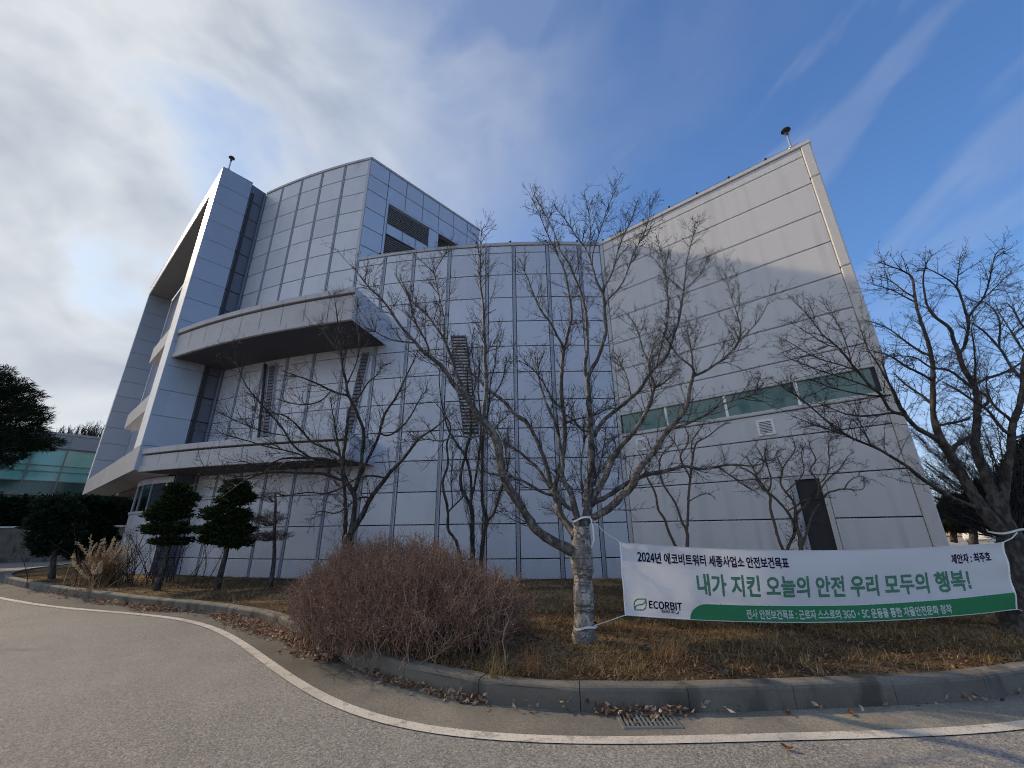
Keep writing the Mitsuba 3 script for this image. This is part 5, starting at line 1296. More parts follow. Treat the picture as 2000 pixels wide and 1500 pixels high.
# ------------------------------------------------------------------ the banner
GL = {
'!': (30, '0a150b1c1020181f1c1a1b131910150e0e0f 0d250c590e5a185a1a58192616231023'),
'0': (51, '062d0743094b0d5212561a5924592b55314c353a352e3422311a2d152911210e180f12110d150a1b-143a1525181d1c1b221c2626283a2546234a204d1a4c1646'),
'2': (51, '054c054e0a5411581859205926582e513247313928291e1d341c351a3511340f070f05110518182b1e33223a244423481d4d154b0e450b45'),
'3': (51, '0418041c09220d22151c1e1b231d26232628232c1d2e132f11321138133b1c3b223f244323491e4d194d134a0f460c46074c07511057185923592b5530503348313e2b363130342a352133192c12200e180e0f10'),
'4': (51, '032b1e5621582d582e2f352e372c37232e212d10220f2110202105220324-152f202e203e1f3e'),
'5': (51, '0319041c0a220c22151c1d1b221d2624262b22321e34193410300a33093c0b570d5830583255324e304c194b17402240283e2f3a3236352e352331182d14250f180e0a13'),
':': (25, '083a083f0a430f4616451a3e193714330b35 0814091c0d201420191b1914150f0e0e0a10'),
'B': (60, '0a560c582b583454394f3b493b41393b36373d2f3f293f233b183413280f0c0f0a11-191c261c2d1e3123302b2b2e262f192f-193d263c2a3e2d432c48264b194b'),
'C': (59, '0630073c0a470e4d165520592b5936553c513c4c364634462e4b2a4c254c1e4a1843153a162a19231c1f221c2a1b2f1d342238233d1d3e1935112e0f220e16120c1c0924'),
'E': (54, '0a560c5835583757374e364c194b193c303c323b3230302f192f191d351c381b37100c0f0a11'),
'G': (63, '0630073c09450f4e16551e582c5938553e503e4c38462b4c254c1f4a1842153a152d19241e1e251b2c1b321e322b252b242c24373d383f373f173a132c0e200f17120b1e0826'),
'I': (27, '0a560c58175819561911170f0c0f0a11'),
'O': (68, '0630073d0b4a14541d582a5937553e4e4441462c421f3a15300f220e191014140e190a21-153b162a1a21211c2b1c32213629373a354132462e4a294c214b1e4a1843'),
'R': (59, '0a560c582858305639503c493c3d39352f2e3f133e10310f1f2c192b1911170f0c0f0a11-193925392b3b2f412d48284b194b'),
'T': (55, '0456065839583b563b4d3a4c284b274a2610250f1a0f1812184b054c044d'),
'·': (92, '2533273c2b40304239403d3c3f373d2e392a35282f282b2a272e'),
'가': (85, '3e093e6040614a614b604b40583f593557334b334b0948084108 0622152b1e34253f284b284c0b4c0a4d0a570b5834583656365034422f3626291b1f0e180c180a1a061f'),
'건': (85, '072f083314371c3d2243284d274f0d4f0b520b580d5b355b375937533448424743614e6150604f1e441e431f423b323b2f3f24320f270a28 1629212a2328231650155213520b5009160a'),
'근': (85, '06300639073b3d3b3f3d3f5011501051105c4c5c4d454c3b563a562f072f 1029112b1b2b1d2a1d164e1650134f0b4e0a110a100c'),
'내': (85, '0a560d5814581756172a1e2a2c2c312c325e34603d603f5e3f40443f4560476150615260520b51084708450944333f333f0d3d0c330d32201c1e0b1e0a1f'),
'년': (85, '1526162821282227231650155214520b50091709150c 0a580c5b165b185918362c37353a2d3a2b3c2c464246434a2c4b2b4c2c56425643614e6150604f1e441e431f423a393a3b333b2f392d212a0c2a0a2d'),
'늘': (85, '0635063d073f553f573d573555330733 0f20112340243f2611260f270f2f10314c314d304c181d181d154e155014500b4e0912090f0c 105e12601a601d5f1e4d4c4d4e4b4e434c4112411042'),
'동': (85, '062e063607382839273c113c103d0f5a115d4c5d4d5c4e544b511d511d484c484e474e3f4c3c353b353855385736572e542c3c2b3d2a47264b224d1e4d154a10450c370825081d0a150d11110f17101f14261c2a202a202b082c-1c1b1e17251434143d164019401b391f2c20201e'),
'두': (85, '0627062f07315531572f572755253525350b33082908280927250725 105a125c4b5c4c5a4c524a501e501d434b424e3f4d374c361137'),
'로': (85, '061c071e281f27281128102a0f4510474049404f114f0f510f59115b4c5b4e594e3e4c3c1d3c1c354f344f293528351f551e571c561307120614'),
'리': (85, '0a4f0a580c5935593758363734361836182821283f2b4225425e44614e614f60500b4e084408430942213c1e2c1c0c1c0b1d0b410c422842294d0c4d'),
'모': (85, '061d071f281f272d112d0f2e0e58105a4b5a4e594e2f4b2d352d351f551f571d561307130614-1c3a4039404e1c4e'),
'목': (85, '063507372837273b123b103d105d4b5e4d5c4d3d4b3b353b353755375734572d552b072b062c-1d521d4840483f52 0e2710284c284e254d094b08420840093f1c101c0e1d'),
'문': (85, '062c0635073755375735572c552b362b351b3419291a282b072b 0f2411271b271c261d154d154e144e0b4c0911090f0c 105c115d4b5d4d5c4d3c4b3a103b-1d473f4640511d51'),
'보': (85, '061d071f281f272b112b0e2d0e59105b1a5c1c5a1d4d404d415a435c4d5b4e2c4c2b352b351f551f571d561307130614-1d411d3740374041'),
'복': (85, '062c063407362837273a113a103b105d115f1c5f1d563f56405f4b604c5e4c3b4b3a353a353754365734572c552a072a-1d4a1d463f473f4a 0e2710284b284e254d094b08420840093f1c101c0e1d'),
'비': (85, '426044614e614f604f094e0844084209 0a580b5a165a1859184429442b59365a3759371c0c1c0a1e-18292a282a381838'),
'사': (85, '3e6040614b614b40573f593e593558334b334b09490840083e09 052205250b29112e173a1a431a591c5a265a275928422b393030362a3c273c23361b341b2824212f18220d19091c'),
'세': (85, '450a455f476150615260520950084708 05230e2c15381742185924592442263e274228433444355f405f410d400c350c340d34202f1c2c1c23241e2d18230e1a0b1a-28372c2e322934283437'),
'소': (85, '0614061d071f271f2730293333333432351f551f571d571455130713 09370a39173d2246264e285b335c355a354d3947453d5239533753354f2c472e3a342e4027381f32152e0d2c0935'),
'스': (85, '061d071f551f571d5715551307130615 09340a3712391a3d2245264e275a295c345b3559354d3946443c513753354e2b482c39342e3f2334192e112b0e2b0c2d'),
'안': (85, '3f6040614b614c4857485945593e573c4c3b4c1f4b1e401e3f20 1228152a1d2a202820164e155013500c4e091409120c 07490b5112581a5b255b2f5734523848384035372f30262d1c2c132f0c35073f-1541193b1d392339293d2b422b46294b264e1d4f194d1549'),
'업': (85, '074a084f0d56135b1a5d245d2a5c2f593355374d424d43614e615060500b4e091609150c152e183110350a3b0742-22312326422643413741343b31372932-2216421543192319-1445183f1d3d223d29422b49264f22511d51154c'),
'에': (85, '450a455f476150615260520950084708 07330742094a0c521157185a1e5a25582d4e30413441355e3660415f420e400c360c340f343430342d282920201b171b101f0a27-1436172a1a271e28202a22312340204b1c4e184c1649143f'),
'오': (85, '061d071f281f272a1d2d183012350e3d0d470e4b12511856265c375c44574c504f464e3b4c374630402e352a351f551f571d561307130614-1a411d3c22392a36323639383f3c424142454148394e32502a50234e1e4b1a46'),
'우': (85, '06270630073255325730572755263525350a33082a08280927250726 0e450f4f14561d5c285e385d45594c524e4b4e43483b4036323325341c36163a113f-1c481e4422412a3f333f3d434047404a3d4f375129521f4e1c4a'),
'운': (85, '062c06350737283728381e3a163d11420e470f5114581b5c285f345f435c4a574e514e494b41433b3538343755375735572c552b362b351b341a291b282b072b-1e4f1c4a1e48294439453d47404a404d3d5034532352 102711281b281d261d164d164e154e0b4d0a110a100b'),
'워': (85, '053207351e361d37143a0f3f0d430b4c0d511157185c1f5d2b5d335938543b4f3b473941343b2c382c364237436044614e615060500a4f0844084309421c311c301e302731284228422d2a2a290c280b1e0b1c0c1c290829062b-19481e4326422d472e4c2a5121521a4e'),
'율': (85, '0634063d073e1d3f13440e4b0f55155b1d5e27603a60475c4d554e4c4d4948434040403f553e573c57355432423243304b304d2e4d194b171d171c154e144f134f0911090f0b0f2111233f23402411240f26102f19301a320832-1c4e244a34493d4b414f3f52385428551e521c50-2832283034313432'),
'을': (85, '0633063b073d1f3e12440e4a0f54155a1d5e27603a5f475b4d554e514d4847423d3f3d3e553d573b573356324b314d2e4d194b171d171c154e144f134f0911090f0b0f2111233f23402411240f260f2e11310831-1c4d244934493d4a414e3f51385428541e511c4f'),
'의': (85, '0625072629274229426044614e614f604f094e0844084209421e291b091a071d 0a410b4b105414571e5b295b34563a503d463b3c38362f30282e1c2f14320d39-18431c3d203b273b2e3f30452e492b4d264f214f194b'),
'자': (85, '051f05230b271532193c1a431a4d094d074e085838593a563a4e384d284c2841293a302f3d243e6040614b614b40593f593557334b334b094a0840083e093e223d22371a341a2e1e2726212e1a23131c0d180a18'),
'전': (85, '152816292228231650155214520b50091709150b 323f334a434b436044614f6150604f1f441e431f433e343e 063207341039163f19441b4b1a4e094f095a395a3b593b50394e284e2a452d40333a3c353c31372b342b2d2e2239192f0f290b29'),
'정': (85, '0635133d19461b4d1a4f0950095a395b3b593b51394f294f284d2d42343c3c373c34382d422b433f343f32423249344b434c43614e615060502b4e2a47294e234f2050164e11470c3a0829081c0c17101415131c15231e2a292c322c322e2835223b18300e2a0a2b0632-201a23162615361441174319431c411e3a202d21231e'),
'제': (85, '4509456047615061525f520a50084708 052005230e2a1232163d1746174b094c074d075609583257324c244b2440263c28433444355e3760405f425d410d400c360c340e341f2f1b2c1b23231e2c16200e190a19-28352d2c3227342734372838'),
'종': (85, '062e0636073828392741203e153a0e3a0d3b0a420b451a49234e24510e520d530d5c0e5d4e5d505c50544e5138513d4c4349524552414e3a413c36413541353854385736572e552c352b352a44274c204e1b4d154b11460d37082608170c12100f160f1d112115261a28272a272c072c-1c1a1f16241434143e17401a3a1e2c1f1f1d-2b452c4332442e48'),
'주': (85, '0627063007320f320a3a0b3e1b44234a264f26500e500d520e5c4c5c4f5a4f524e503750364e384b40444b3f503f523d52394d3255325630572855263525350b34082a08280927250726-113312324b323c38333e2e43243a1a35'),
'지': (85, '426044614e614f604f094e0844084209 06220e27132e19371c411b4c0a4d094e09583b593c583c4e3b4d294c29402d3537293f243f223b1b371a2f1f2826232e1b22161d0e180c18091b0620'),
'착': (85, '10201028122a3e2a3f6042614b614c4b574b59495942573f4c3e4b0840083f093e1e121e 0634123b17411a491a4b094c084d08550a571a571a601c6126612860285738573a563a4d394c284a2b432f3d3c373c33382c342c2d2f213919300c2a082e'),
'최': (85, '061f062308251d261d33142e0e2c09350937143d1a421d481c4a0b4b0b561d571d5e20612a602c563c563e553e4c3c4a2c4a2c492f43333e3f3940353a2d2b332b2731264128426044614e614f604f094e0844084209421c2a190919-203621352936243b'),
'코': (85, '061e071f231f233325352f353033311f551f571d5715551307130615 0d420e433f454046404d114d0f4e0f5811594c594e584d394b2949253e263d2b3f3910360d39'),
'킨': (85, '07470a49284a294d284f0d4f0b510b590d5b375a3752364b303d2632192920282227221550155213520b5009150915270c26082e083017371f3e0a3d093f 4221425f44614e61505e50214e1f441f'),
'터': (85, '0a580b5a345a36573651344e174e1743304232414242436044614f6150094e084408430942363336323717361728392a3c223b1f231c0b1c0a1d'),
'통': (85, '063308352836273711371039105d115e4b5f4d5d4e564c531d521d514a514b504b484a461d451e434c434e424e394c373537353554355733572b55293b293b2747244b204d1c4d14480d400a36082109150d11100f15101f1624212722290729062b-1d17241435143d1640193e1b381c281d1d1a'),
'트': (85, '061d071f551f571d5714551307130614 1058115a4c5a4e584e504c4e1d4d1d474a474c454b3c1d3b1d354c344e334e291029'),
'표': (85, '0614061c071e1a1f1a2c0e2c0d2e0d371939194d0e4d0d4e0d580e594e595058504f4e4d434d43384e385035502f4e2c422c421f561d56130712-26393538354d274d-292c281e341e342c'),
'한': (85, '3f6040614a614c604c4657465943593c573a4c394c1e4a1c411c3f1e 064d065507571a571a5e1c612661285f29573b573d553d4d3c4c2e4a32473742383b373335302f2a2928202720164e1550134f0b4e091409120c122514271828122b0d300b350a3b0d43154a084b-18391b34223329352b3b2a3e26401f41193d'),
'행': (85, '055508581658165e1961236025583258335d34603e60405d404b444a4560466150615260522850274b265022521b5011460b3b0827091b0d16131517151c17221b262128322b3336313730332b2e242b192b102e0a35093e0b45124b074c054d-221a25162a1439144317441b3c1f2e1f251d-3f2a442a443e403e-294a2f4531413241324b294b-153b193720362539253d21411b41163e'),
'호': (85, '0613061c071d281e27241d26162a122e1033103a13401845214821490b49094c0a552755285e29603360355e355551555354534b51493b493c483f4748424b3d4c354b2f46293d253524351e551d571c56120711-1d362032292f38313f353d3a353d253d203b'),
'화': (85, '052206241a241b251b28132b102e0b370b3d0e43164a074c064d07561b571b5e1d612761295f29573d563e5f40614a614b604c3e583d593357324c314c0b4b0840083f093e1b28180718061a-302b292829253e273e4c3b4b2e4b3742383e3836342e-19381d3425332a372b3c26401e40193d'),
}
TLc, BLc, TRc, BRc = map(np.array, ((1.449, 5.95, 1.411), (1.434, 5.95, 0.540), (6.818, 6.1, 1.343), (6.68, 6.1, 0.521)))


def surf(u, w, off=0.0):
    """the sagging cloth: u runs along it, w downwards, both from 0 to 1"""
    u, w = np.asarray(u, float), np.asarray(w, float)
    p = (TLc * ((1 - u) * (1 - w))[..., None] + TRc * (u * (1 - w))[..., None] + BLc * ((1 - u) * w)[..., None] + BRc * (u * w)[..., None])
    p[..., 2] -= 4 * u * (1 - u) * (0.108 * (1 - w) + 0.137 * w)
    belly = 4 * u * (1 - u)
    fold = 0.016 * np.sin(w * 7 + u * 5) * belly + 0.010 * np.sin((u * 1.0 - w * 0.22) * 34) * np.clip((u - 0.55) * 2.4, 0, 1) * np.clip(1.2 - u, 0, 1)
    fold = fold + 0.020 * (meshkit.fbm(np.stack([u * 7, w * 2.2, 0 * u], -1), 3, 3) - 0.5)
    fold = fold + 0.010 * np.exp(-((u - 0.0) / 0.05) ** 2) * np.sin(w * 16) + 0.012 * np.exp(-((u - 1.0) / 0.06) ** 2) * np.sin(w * 14)
    p[..., 1] += 0.10 * belly + fold - off
    return p


def sheet(u0, u1, w0, w1, nu, nw, off=0.0, corner=0.0):
    uu, ww = np.meshgrid(np.linspace(u0, u1, nu), np.linspace(w0, w1, nw))
    v = surf(uu.ravel(), ww.ravel(), off)
    i, j = np.meshgrid(np.arange(nw - 1), np.arange(nu - 1), indexing='ij')
    k = (i * nu + j).ravel()
    return v, np.c_[k, k + nu, k + nu + 1, k + 1]


bn = thing('banner', 'long white cloth banner with green Korean lettering strung between two trees', 'banner')
part(bn, 'cloth', cat([sheet(0, 1, 0, 1, 150, 30)]), 'cloth', smooth=True)
hem = [surf(np.array(u), np.array(0.0), 0.0) for u in np.linspace(0, 1, 40)]
part(bn, 'hem_cord', tube(hem, 0.006, 6), 'rope', smooth=True)
part(bn, 'hem_cord', tube([surf(np.array(u), np.array(1.0), 0.0) for u in np.linspace(0, 1, 40)], 0.006, 6), 'rope', smooth=True)
for u in (0.0, 1.0):
    part(bn, 'end_stick', tube([surf(np.array(u), np.array(w)) for w in np.linspace(-0.012, 1.012, 14)], 0.011, 8), 'white_metal', smooth=True)


def warp(poly_list, off, dens=0.02):
    """flat shapes in (u, w) laid on the cloth, cut finely enough to follow it"""
    ms = []
    for pl in poly_list:
        x0, y0, x1, y1 = pl.bounds
        cells = [pl]
        if x1 - x0 > dens * 1.5:
            cells = []
            for a in np.arange(x0, x1, dens):
                g = pl.intersection(sbox(a, y0 - 1, a + dens, y1 + 1))
                cells += [q for q in getattr(g, 'geoms', [g]) if q.geom_type == 'Polygon' and q.area > 1e-9]
        for c in cells:
            cc = [c]
            if y1 - y0 > 0.12:
                cc = []
                for a in np.arange(y0, y1, 0.06):
                    g = c.intersection(sbox(-9, a, 9, a + 0.06))
                    cc += [q for q in getattr(g, 'geoms', [g]) if q.geom_type == 'Polygon' and q.area > 1e-10]
            for q in cc:
                v, f = trimesh.creation.triangulate_polygon(q, engine='earcut')
                if len(f):
                    ms.append((surf(v[:, 0], v[:, 1], off), f[:, ::-1]))
    return cat(ms)


def glyph_polys(ch):
    adv, s = GL[ch]
    out = []
    for p in s.split(' '):
        rings = []
        for r in p.split('-'):
            b_ = [int(r[i:i + 2], 16) for i in range(0, len(r), 2)]
            rings.append([((b_[i] - 4) / 92.0, (b_[i + 1] - 18) / 92.0) for i in range(0, len(b_), 2)])
        out.append(Polygon(rings[0], rings[1:]).buffer(0))
    return adv / 92.0, out


def words(name, text, u0, u1, wa, wb, off, mat):
    for g in lettering(text, u0, u1, wa, wb):
        if g:
            part(bn, name, warp(g, off), mat)


def lettering(text, u0, u1, wa, wb, slant=0.0):
    """the text fitted between u0 and u1, capitals' tops at wa and feet at wb"""
    x, items, wn = 0.0, [], 0
    for ch in text:
        if ch == ' ':
            x += 0.26
            wn += 1
            continue
        adv, ps = glyph_polys(ch)
        items += [(q, x, wn) for q in ps]
        x += adv
    W_, top, bot = x, 0.82, -0.07
    res = [[] for _ in range(wn + 1)]
    for q, ox, k in items:
        g = shapely.transform(q, lambda c: np.c_[u0 + (c[:, 0] + ox) / W_ * (u1 - u0), wb + (c[:, 1] - bot) / (top - bot) * (wa - wb)])
        res[k] += [z for z in getattr(g, 'geoms', [g]) if z.geom_type == 'Polygon']
    return res


words('title_lettering', '2024년 에코비트워터 세종사업소 안전보건목표', 0.042, 0.438, 0.105, 0.255, 0.004, 'print_navy')
words('name_lettering', '제안자 : 최주호', 0.862, 0.962, 0.125, 0.262, 0.004, 'print_navy')
words('slogan_lettering', '내가 지킨 오늘의 안전 우리 모두의 행복!', 0.187, 0.902, 0.375, 0.655, 0.004, 'print_green')
A_ = np.linspace(PI, PI / 2, 10)
bandp = Polygon([(0.1655, 1.0)] + [(0.215 + 0.047 * math.cos(a), 0.775 + 0.19 * (1 - math.sin(a))) for a in A_] + [(0.999, 0.765), (0.999, 0.998), (0.16, 0.998)]).buffer(0)
bandp = Polygon([(0.164, 0.997)] + [(0.164 + 0.05 * (1 - math.cos(q)), 0.997 - 0.215 * math.sin(q)) for q in np.linspace(0.0, PI / 2, 14)] + [(0.6, 0.785), (0.85, 0.766), (0.9985, 0.752), (0.9985, 0.997)]).buffer(0)
part(bn, 'green_band', warp([bandp], 0.004, 0.012), 'print_band', label='green strip along the lower edge')
words('footer_lettering', '전사 안전보건목표 : 근로자 스스로의 3GO·5C 운동을 통한 자율안전문화 정착', 0.310, 0.835, 0.838, 0.958, 0.0085, 'print_white')
words('logo_lettering', 'ECORBIT', 0.0595, 0.1455, 0.775, 0.892, 0.004, 'print_navy')
words('logo_lettering', '에코비트 워터', 0.0915, 0.1275, 0.892, 0.936, 0.004, 'print_navy')


def stroke(pts, wd):
    ls = shapely.LineString([(x * 5.3, y * 0.87) for x, y in pts]).buffer(wd, cap_style='round')
    return shapely.transform(ls, lambda c: c / [5.3, 0.87])


lx0, lx1, ly0, ly1 = 0.0235, 0.0545, 0.762, 0.925


def lpt(a, b):
    return (lx0 + (lx1 - lx0) * a, ly0 + (ly1 - ly0) * b)


outer = [lpt(0.02, 0.98), lpt(0.0, 0.55), lpt(0.08, 0.25), lpt(0.28, 0.08), lpt(0.62, 0.04), lpt(0.98, 0.02), lpt(1.0, 0.45), lpt(0.92, 0.75), lpt(0.70, 0.94), lpt(0.38, 0.97), lpt(0.02, 0.98)]
mid_ = [lpt(0.02, 0.96), lpt(0.15, 0.66), lpt(0.38, 0.54), lpt(0.66, 0.48), lpt(0.88, 0.34), lpt(0.98, 0.04)]
lo = shapely.union_all([stroke(outer, 0.0075), stroke(mid_, 0.0075)])
part(bn, 'logo_mark', warp([q for q in getattr(lo, 'geoms', [lo])], 0.004), 'print_green', label='outlined green leaf emblem at the lower left')
dot = stroke([(0.1300, 0.935), (0.1335, 0.925), (0.1355, 0.905)], 0.006)
part(bn, 'logo_mark', warp([dot], 0.004), 'print_navy')
# ropes to the trees and the white ties round the trunks
ta = np.array([0.955, 5.96, 1.74])
part(bn, 'rope', tube([ta + [0.10, -0.06, 0.0], (ta + TLc) / 2 + [0.05, 0, -0.03], TLc + [0, 0, 0.01]], 0.006, 6), 'rope', smooth=True)
part(bn, 'rope', tube([np.array([1.0, 5.86, 0.44]), np.array([1.22, 5.9, 0.49]), BLc], 0.005, 6), 'rope', smooth=True)
part(bn, 'rope', tube([TRc, np.array([6.95, 6.08, 1.40]), np.array([7.1, 6.12, 1.47])], 0.007, 6), 'rope', smooth=True)
part(bn, 'rope', tube([BRc, np.array([6.75, 6.12, 0.5]), np.array([6.84, 6.2, 0.47])], 0.005, 6), 'rope', smooth=True)


def tie(c, r, tilt, wd=0.012, h=0.013):
    a = np.linspace(0, 2 * PI, 37)
    ps = np.stack([c[0] + r * np.cos(a), c[1] + r * np.sin(a), c[2] + tilt * np.cos(a) + 0.012 * np.sin(3 * a)], 1)
    t_, b_ = ps + [0, 0, h], ps - [0, 0, h]
    n = len(ps)
    v = np.vstack([t_, b_])
    return v, np.array([[i, i + n, i + n + 1, i + 1] for i in range(n - 1)])


part(bn, 'tie', tie((0.945, 5.96, 1.73), 0.135, 0.03), 'rope', smooth=True)
part(bn, 'tie', tie((0.905, 5.96, 0.42), 0.150, 0.015), 'rope', smooth=True)
part(bn, 'tie', tie((7.16, 6.3, 1.50), 0.185, 0.03), 'rope', smooth=True)

part(bn, 'tie_tail', tube([np.array([1.055, 5.86, 1.73]), np.array([1.075, 5.83, 1.6]), np.array([1.07, 5.82, 1.45]), np.array([1.03, 5.82, 1.36])], [0.010, 0.011, 0.010, 0.006], 6), 'rope', smooth=True)

# ------------------------------------------------------------------ cars in the car park
def car(x, y, ang, label):
    t = thing('parked_car', label, 'car')
    ca, sa = math.cos(ang), math.sin(ang)
    R = np.array([[ca, -sa, 0], [sa, ca, 0], [0, 0, 1.0]])
    def place(m):
        v, f = m
        return np.asarray(v) @ R.T + [x, y, 0], f
    # sections along the length: (x, half width, sill, waist, roof half width, roof)
    sec = [(-2.22, 0.70, 0.42, 0.78, 0.62, 0.80), (-2.12, 0.84, 0.30, 0.92, 0.70, 0.96), (-1.75, 0.90, 0.24, 1.00, 0.74, 1.34), (-1.35, 0.91, 0.22, 1.02, 0.72, 1.58), (-0.4, 0.92, 0.22, 1.02, 0.72, 1.66),
           (0.35, 0.92, 0.22, 1.01, 0.70, 1.62), (0.75, 0.92, 0.22, 1.00, 0.72, 1.40), (1.15, 0.91, 0.22, 0.99, 0.80, 1.06), (1.75, 0.89, 0.25, 0.92, 0.78, 0.95), (2.10, 0.82, 0.32, 0.78, 0.68, 0.80), (2.22, 0.68, 0.42, 0.64, 0.58, 0.66)]
    ring = []
    for (sx, hw, s0, wz, rw, rz) in sec:
        ring.append([[sx, -hw * 0.94, s0], [sx, -hw, s0 + 0.15], [sx, -hw, wz - 0.1], [sx, -hw * 0.97, wz], [sx, -rw, max(rz - 0.06, wz + 0.005)], [sx, -rw * 0.8, rz], [sx, rw * 0.8, rz], [sx, rw, max(rz - 0.06, wz + 0.005)], [sx, hw * 0.97, wz], [sx, hw, wz - 0.1], [sx, hw, s0 + 0.15], [sx, hw * 0.94, s0]])
    r_ = np.array(ring)
    n, m = r_.shape[:2]
    f = []
    for i in range(n - 1):
        for j in range(m):
            k = (j + 1) % m
            f.append([i * m + j, (i + 1) * m + j, (i + 1) * m + k, i * m + k])
    v, f = cat([(r_.reshape(-1, 3), np.array(f)), (r_[0], np.array([[0, j, j + 1] for j in range(1, m - 1)])), (r_[-1], np.array([[0, j + 1, j] for j in range(1, m - 1)]))])
    body = part(t, 'body', place((v, f)), 'car_paint', smooth=35)
    for s in (-1, 1):
        for (xa, xb) in ((-1.62, -0.95), (-0.88, -0.05), (0.02, 0.80)):
            def pt(xx, top):
                hw = np.interp(xx, [q[0] for q in sec], [q[1] for q in sec]) * 0.97
                wz = np.interp(xx, [q[0] for q in sec], [q[3] for q in sec])
                rw = np.interp(xx, [q[0] for q in sec], [q[4] for q in sec])
                rz = np.interp(xx, [q[0] for q in sec], [q[5] for q in sec]) - 0.06
                w_ = 0.85 if top else 0.10
                return [xx, s * (hw * (1 - w_) + rw * w_ + 0.012), wz * (1 - w_) + rz * w_]
            q = np.array([pt(xa, 0), pt(xb, 0), pt(xb, 1), pt(xa, 1)])
            part(t, 'window', place((np.vstack([q, q - [0, s * 0.02, 0]]), np.array([[0, 1, 2, 3], [7, 6, 5, 4], [0, 4, 5, 1], [1, 5, 6, 2], [2, 6, 7, 3], [3, 7, 4, 0]])[:, ::(1 if s < 0 else -1)])), 'car_glass')
    for (xa, za, xb, zb, wd, nm) in ((0.80, 1.40, 1.12, 1.08, 0.66, 'windscreen'), (-1.76, 1.36, -2.08, 1.02, 0.62, 'rear_window')):
        sg = 1 if xa > 0 else -1
        q = np.array([[xa + sg * 0.02, -wd, za], [xa + sg * 0.02, wd, za], [xb + sg * 0.02, wd * 1.08, zb], [xb + sg * 0.02, -wd * 1.08, zb]])
        part(t, nm, place((np.vstack([q, q - [sg * 0.03, 0, 0]]), np.array([[0, 1, 2, 3], [7, 6, 5, 4], [0, 4, 5, 1], [1, 5, 6, 2], [2, 6, 7, 3], [3, 7, 4, 0]]))), 'car_glass')
    for (wx, wy) in ((-1.35, -0.82), (-1.35, 0.82), (1.38, -0.82), (1.38, 0.82)):
        w_ = trimesh.creation.revolve(np.array([[0.20, -0.11], [0.31, -0.115], [0.345, -0.08], [0.345, 0.08], [0.31, 0.115], [0.20, 0.11]]), sections=28)
        vv = np.array(w_.vertices)[:, [0, 2, 1]] + [wx, wy, 0.345]
        wh = part(t, 'wheel', place((vv, np.array(w_.faces)[:, ::-1])), 'tyre', smooth=40)
        rm = trimesh.creation.revolve(np.array([[0, -0.09], [0.06, -0.10], [0.19, -0.085], [0.205, -0.10], [0.205, 0.10], [0.19, 0.085], [0, 0.09]]), sections=24)
        vv = np.array(rm.vertices)[:, [0, 2, 1]] + [wx, wy, 0.345]
        part(wh, 'rim', place((vv, np.array(rm.faces)[:, ::-1])), 'rim', smooth=30)
        part(t, 'wheel_arch', place(tm(trimesh.creation.cylinder(0.40, 0.04, sections=28, transform=trimesh.transformations.rotation_matrix(PI / 2, [1, 0, 0]) if False else None).apply_transform(trimesh.transformations.rotation_matrix(PI / 2, [1, 0, 0])).apply_translation([wx, np.sign(wy) * 0.903, 0.36]))), 'black_metal')
    for s in (-1, 1):
        part(t, 'tail_light', place(obox((-2.14, s * 0.66, 0.86), 0.06, 0.14, 0.06, b=0.02)), 'red_lens')
        part(t, 'headlight', place(obox((2.10, s * 0.62, 0.72), 0.08, 0.15, 0.05, b=0.02)), 'steel')
        part(t, 'mirror', place(obox((0.72, s * 1.0, 1.05), 0.06, 0.09, 0.07, b=0.02)), 'car_paint')
    part(t, 'number_plate', place(obox((-2.235, 0, 0.62), 0.012, 0.24, 0.055)), 'white_metal')
    return t


car(37.3, 33.6, math.radians(12), 'white car parked far off beyond the end wall, its rear towards the building')
car(23.2, 17.6, math.radians(50), 'white car mostly hidden between the banner end and the right tree trunk')

# ------------------------------------------------------------------ beyond: car park verge, glass building, retaining wall, hedge, hill
struct('verge', obox((60, 56, 0.03), 32, 6, 0.08, unit((1, -0.35, 0)), unit((0.35, 1, 0)), UZ), 'verge_mat', label='strip of pale dry grass beyond the car park')
G = thing('glass_building', 'low building with teal green glazing far left behind the pine', 'building')
gA = np.array([-36.0, 30.2])
gN = np.array([V[1], -V[0]])


def gp_(t):
    return gA + V * t


part(G, 'core', obox(v2(gp_(2) - gN * 8.1, 4.6), 26, 8, 4.2, v2(V, 0), v2(gN, 0)), 'grey_clad')
tcol = np.arange(-14, 20, 1.75)
zrow = [4.35, 5.35, 6.05, 6.5, 7.75]
rg = np.random.default_rng(9)
for a, b in zip(tcol[:-1], tcol[1:]):
    for k, (z0, z1) in enumerate(zip(zrow[:-1], zrow[1:])):
        mt_ = 'green_glass_dark' if k == 0 else ('green_glass_pale' if rg.random() < 0.35 else 'green_glass')
        part(G, 'pane', wbox(gp_(a + 0.04), gp_(b - 0.04), z0 + 0.03, z1 - 0.03, -0.02, 0.02), mt_)
    part(G, 'mullion', wbox(gp_(b - 0.04), gp_(b + 0.04), 4.3, 7.8, -0.02, 0.10), 'grey_frame')
    part(G, 'clad_panel', panel(gp_(a), gp_(b), 7.82, 8.85, g=0.012, out=0.12), 'grey_clad')
for z in zrow:
    part(G, 'transom', wbox(gp_(-14), gp_(20), z - 0.03, z + 0.03, -0.02, 0.08), 'grey_frame')
part(G, 'coping', wbox(gp_(-14), gp_(20), 8.85, 9.02, -0.3, 0.18), 'canopy_metal')
part(G, 'lower_wall', wbox(gp_(-14), gp_(20), 0.2, 4.3, -0.05, 0.06), 'concrete')
RWL = thing('retaining_wall', 'low concrete retaining wall with a pale top edge behind the tip of the lawn', 'wall')
ra, rb = np.array([-46.0, 22.5]), np.array([-23.5, 28.2])
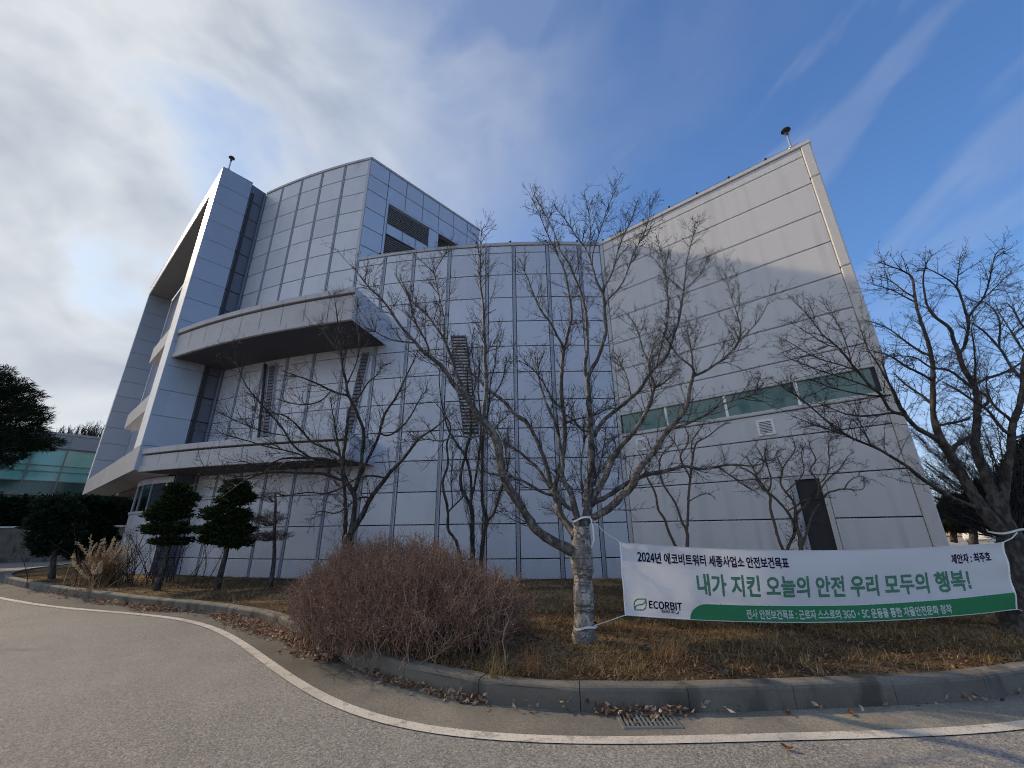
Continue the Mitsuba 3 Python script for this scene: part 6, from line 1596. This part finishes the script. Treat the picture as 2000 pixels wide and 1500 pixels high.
part(RWL, 'wall', wbox(ra, rb, -0.05, 1.98, -0.35, 0.0), 'concrete')
part(RWL, 'coping', wbox(ra, rb, 1.98, 2.08, -0.38, 0.05), 'stucco_trim')
struct('terrace', (np.array([v2(ra, 1.9), v2(rb, 1.9), [-16, 34, 1.9], [-20, 60, 1.9], [-80, 60, 1.9], [-80, 20, 1.9]]), np.array([[0, 1, 2], [0, 2, 3], [0, 3, 4], [0, 4, 5]])), 'ground_mat', label='raised terrace behind the retaining wall')
rng = np.random.default_rng(91)
hp = []
for k in range(46):
    t_ = k / 45
    p = ra * (1 - t_) + rb * t_ + np.array([0.0, 1.3]) + rng.normal(0, 0.3, 2)
    hp.append((p[0], p[1], 2.9 + rng.uniform(-0.1, 0.25), 0.85, 1.0))
hd = thing('hedge', 'dark evergreen hedge on top of the retaining wall', 'hedge')
m, co = needles(rng, hp, 1300, 0.14, BLUEG, 0.6)
part(hd, 'foliage', m, 'needle', color=co, kind='stuff')
part(hd, 'stems', cat([tube([[x, y, 1.85], [x, y, 2.9]], 0.04, 5) for x, y, *_ in hp]), 'bark', kind='stuff')

# wooded hill far behind
hx = np.linspace(-170, 40, 60)
hy = np.linspace(62, 140, 20)
gx, gy = np.meshgrid(hx, hy)
hz_ = 21.5 * np.exp(-((gx + 86) / 42) ** 2) * np.clip((gy - 58) / 22, 0, 1) + 6 * (meshkit.fbm(np.stack([gx * 0.03, gy * 0.03, 0 * gx], -1), 3, 2) - 0.4) * np.clip((gy - 60) / 20, 0, 1)
i, j = np.meshgrid(np.arange(19), np.arange(59), indexing='ij')
k = (i * 60 + j).ravel()
struct('hill', cat([(np.c_[gx.ravel(), gy.ravel(), hz_.ravel() - 3.6], np.c_[k, k + 1, k + 61, k + 60])]), 'hill_mat', smooth=True, label='wooded hill far behind the glass building')
n = 1500
tx, ty = rng.uniform(-125, -45, n), rng.uniform(70, 96, n)
ix = np.clip(np.searchsorted(hx, tx) - 1, 0, 58)
iy = np.clip(np.searchsorted(hy, ty) - 1, 0, 18)
bz = hz_[iy, ix] - 3.6
rts = []
for q in range(n):
    h = rng.uniform(2.6, 4.4)
    rts.append((np.array([[tx[q], ty[q], bz[q] - 0.3], [tx[q] + rng.normal(0, 0.1), ty[q], bz[q] + h * 0.5], [tx[q] + rng.normal(0, 0.25), ty[q], bz[q] + h]]), np.array([0.10, 0.07, 0.03])))
Pt = np.array([p for p, _ in rts])
Rt = np.array([r for _, r in rts])
P1, R1 = grow(rng, rts, 0.45, (0.8, 1.9), 4, 0.045, 0.5, (20, 50), 0.12, first=0.3)
P2, R2 = grow(rng, list(zip(P1, R1)), 0.45, (0.4, 0.9), 3, 0.03, 0.3, (20, 50), 0.1)
put('far_bare_trees', cat([tubes(Pt, Rt, 4, False), tubes(P1, R1, 3, False), tubes(P2, np.maximum(R2, 0.02), 3, False)]), 'twig_bark', smooth=True)
labels['far_bare_trees'] = {'kind': 'stuff', 'label': 'far off bare trees along the top of the hill', 'category': 'trees'}
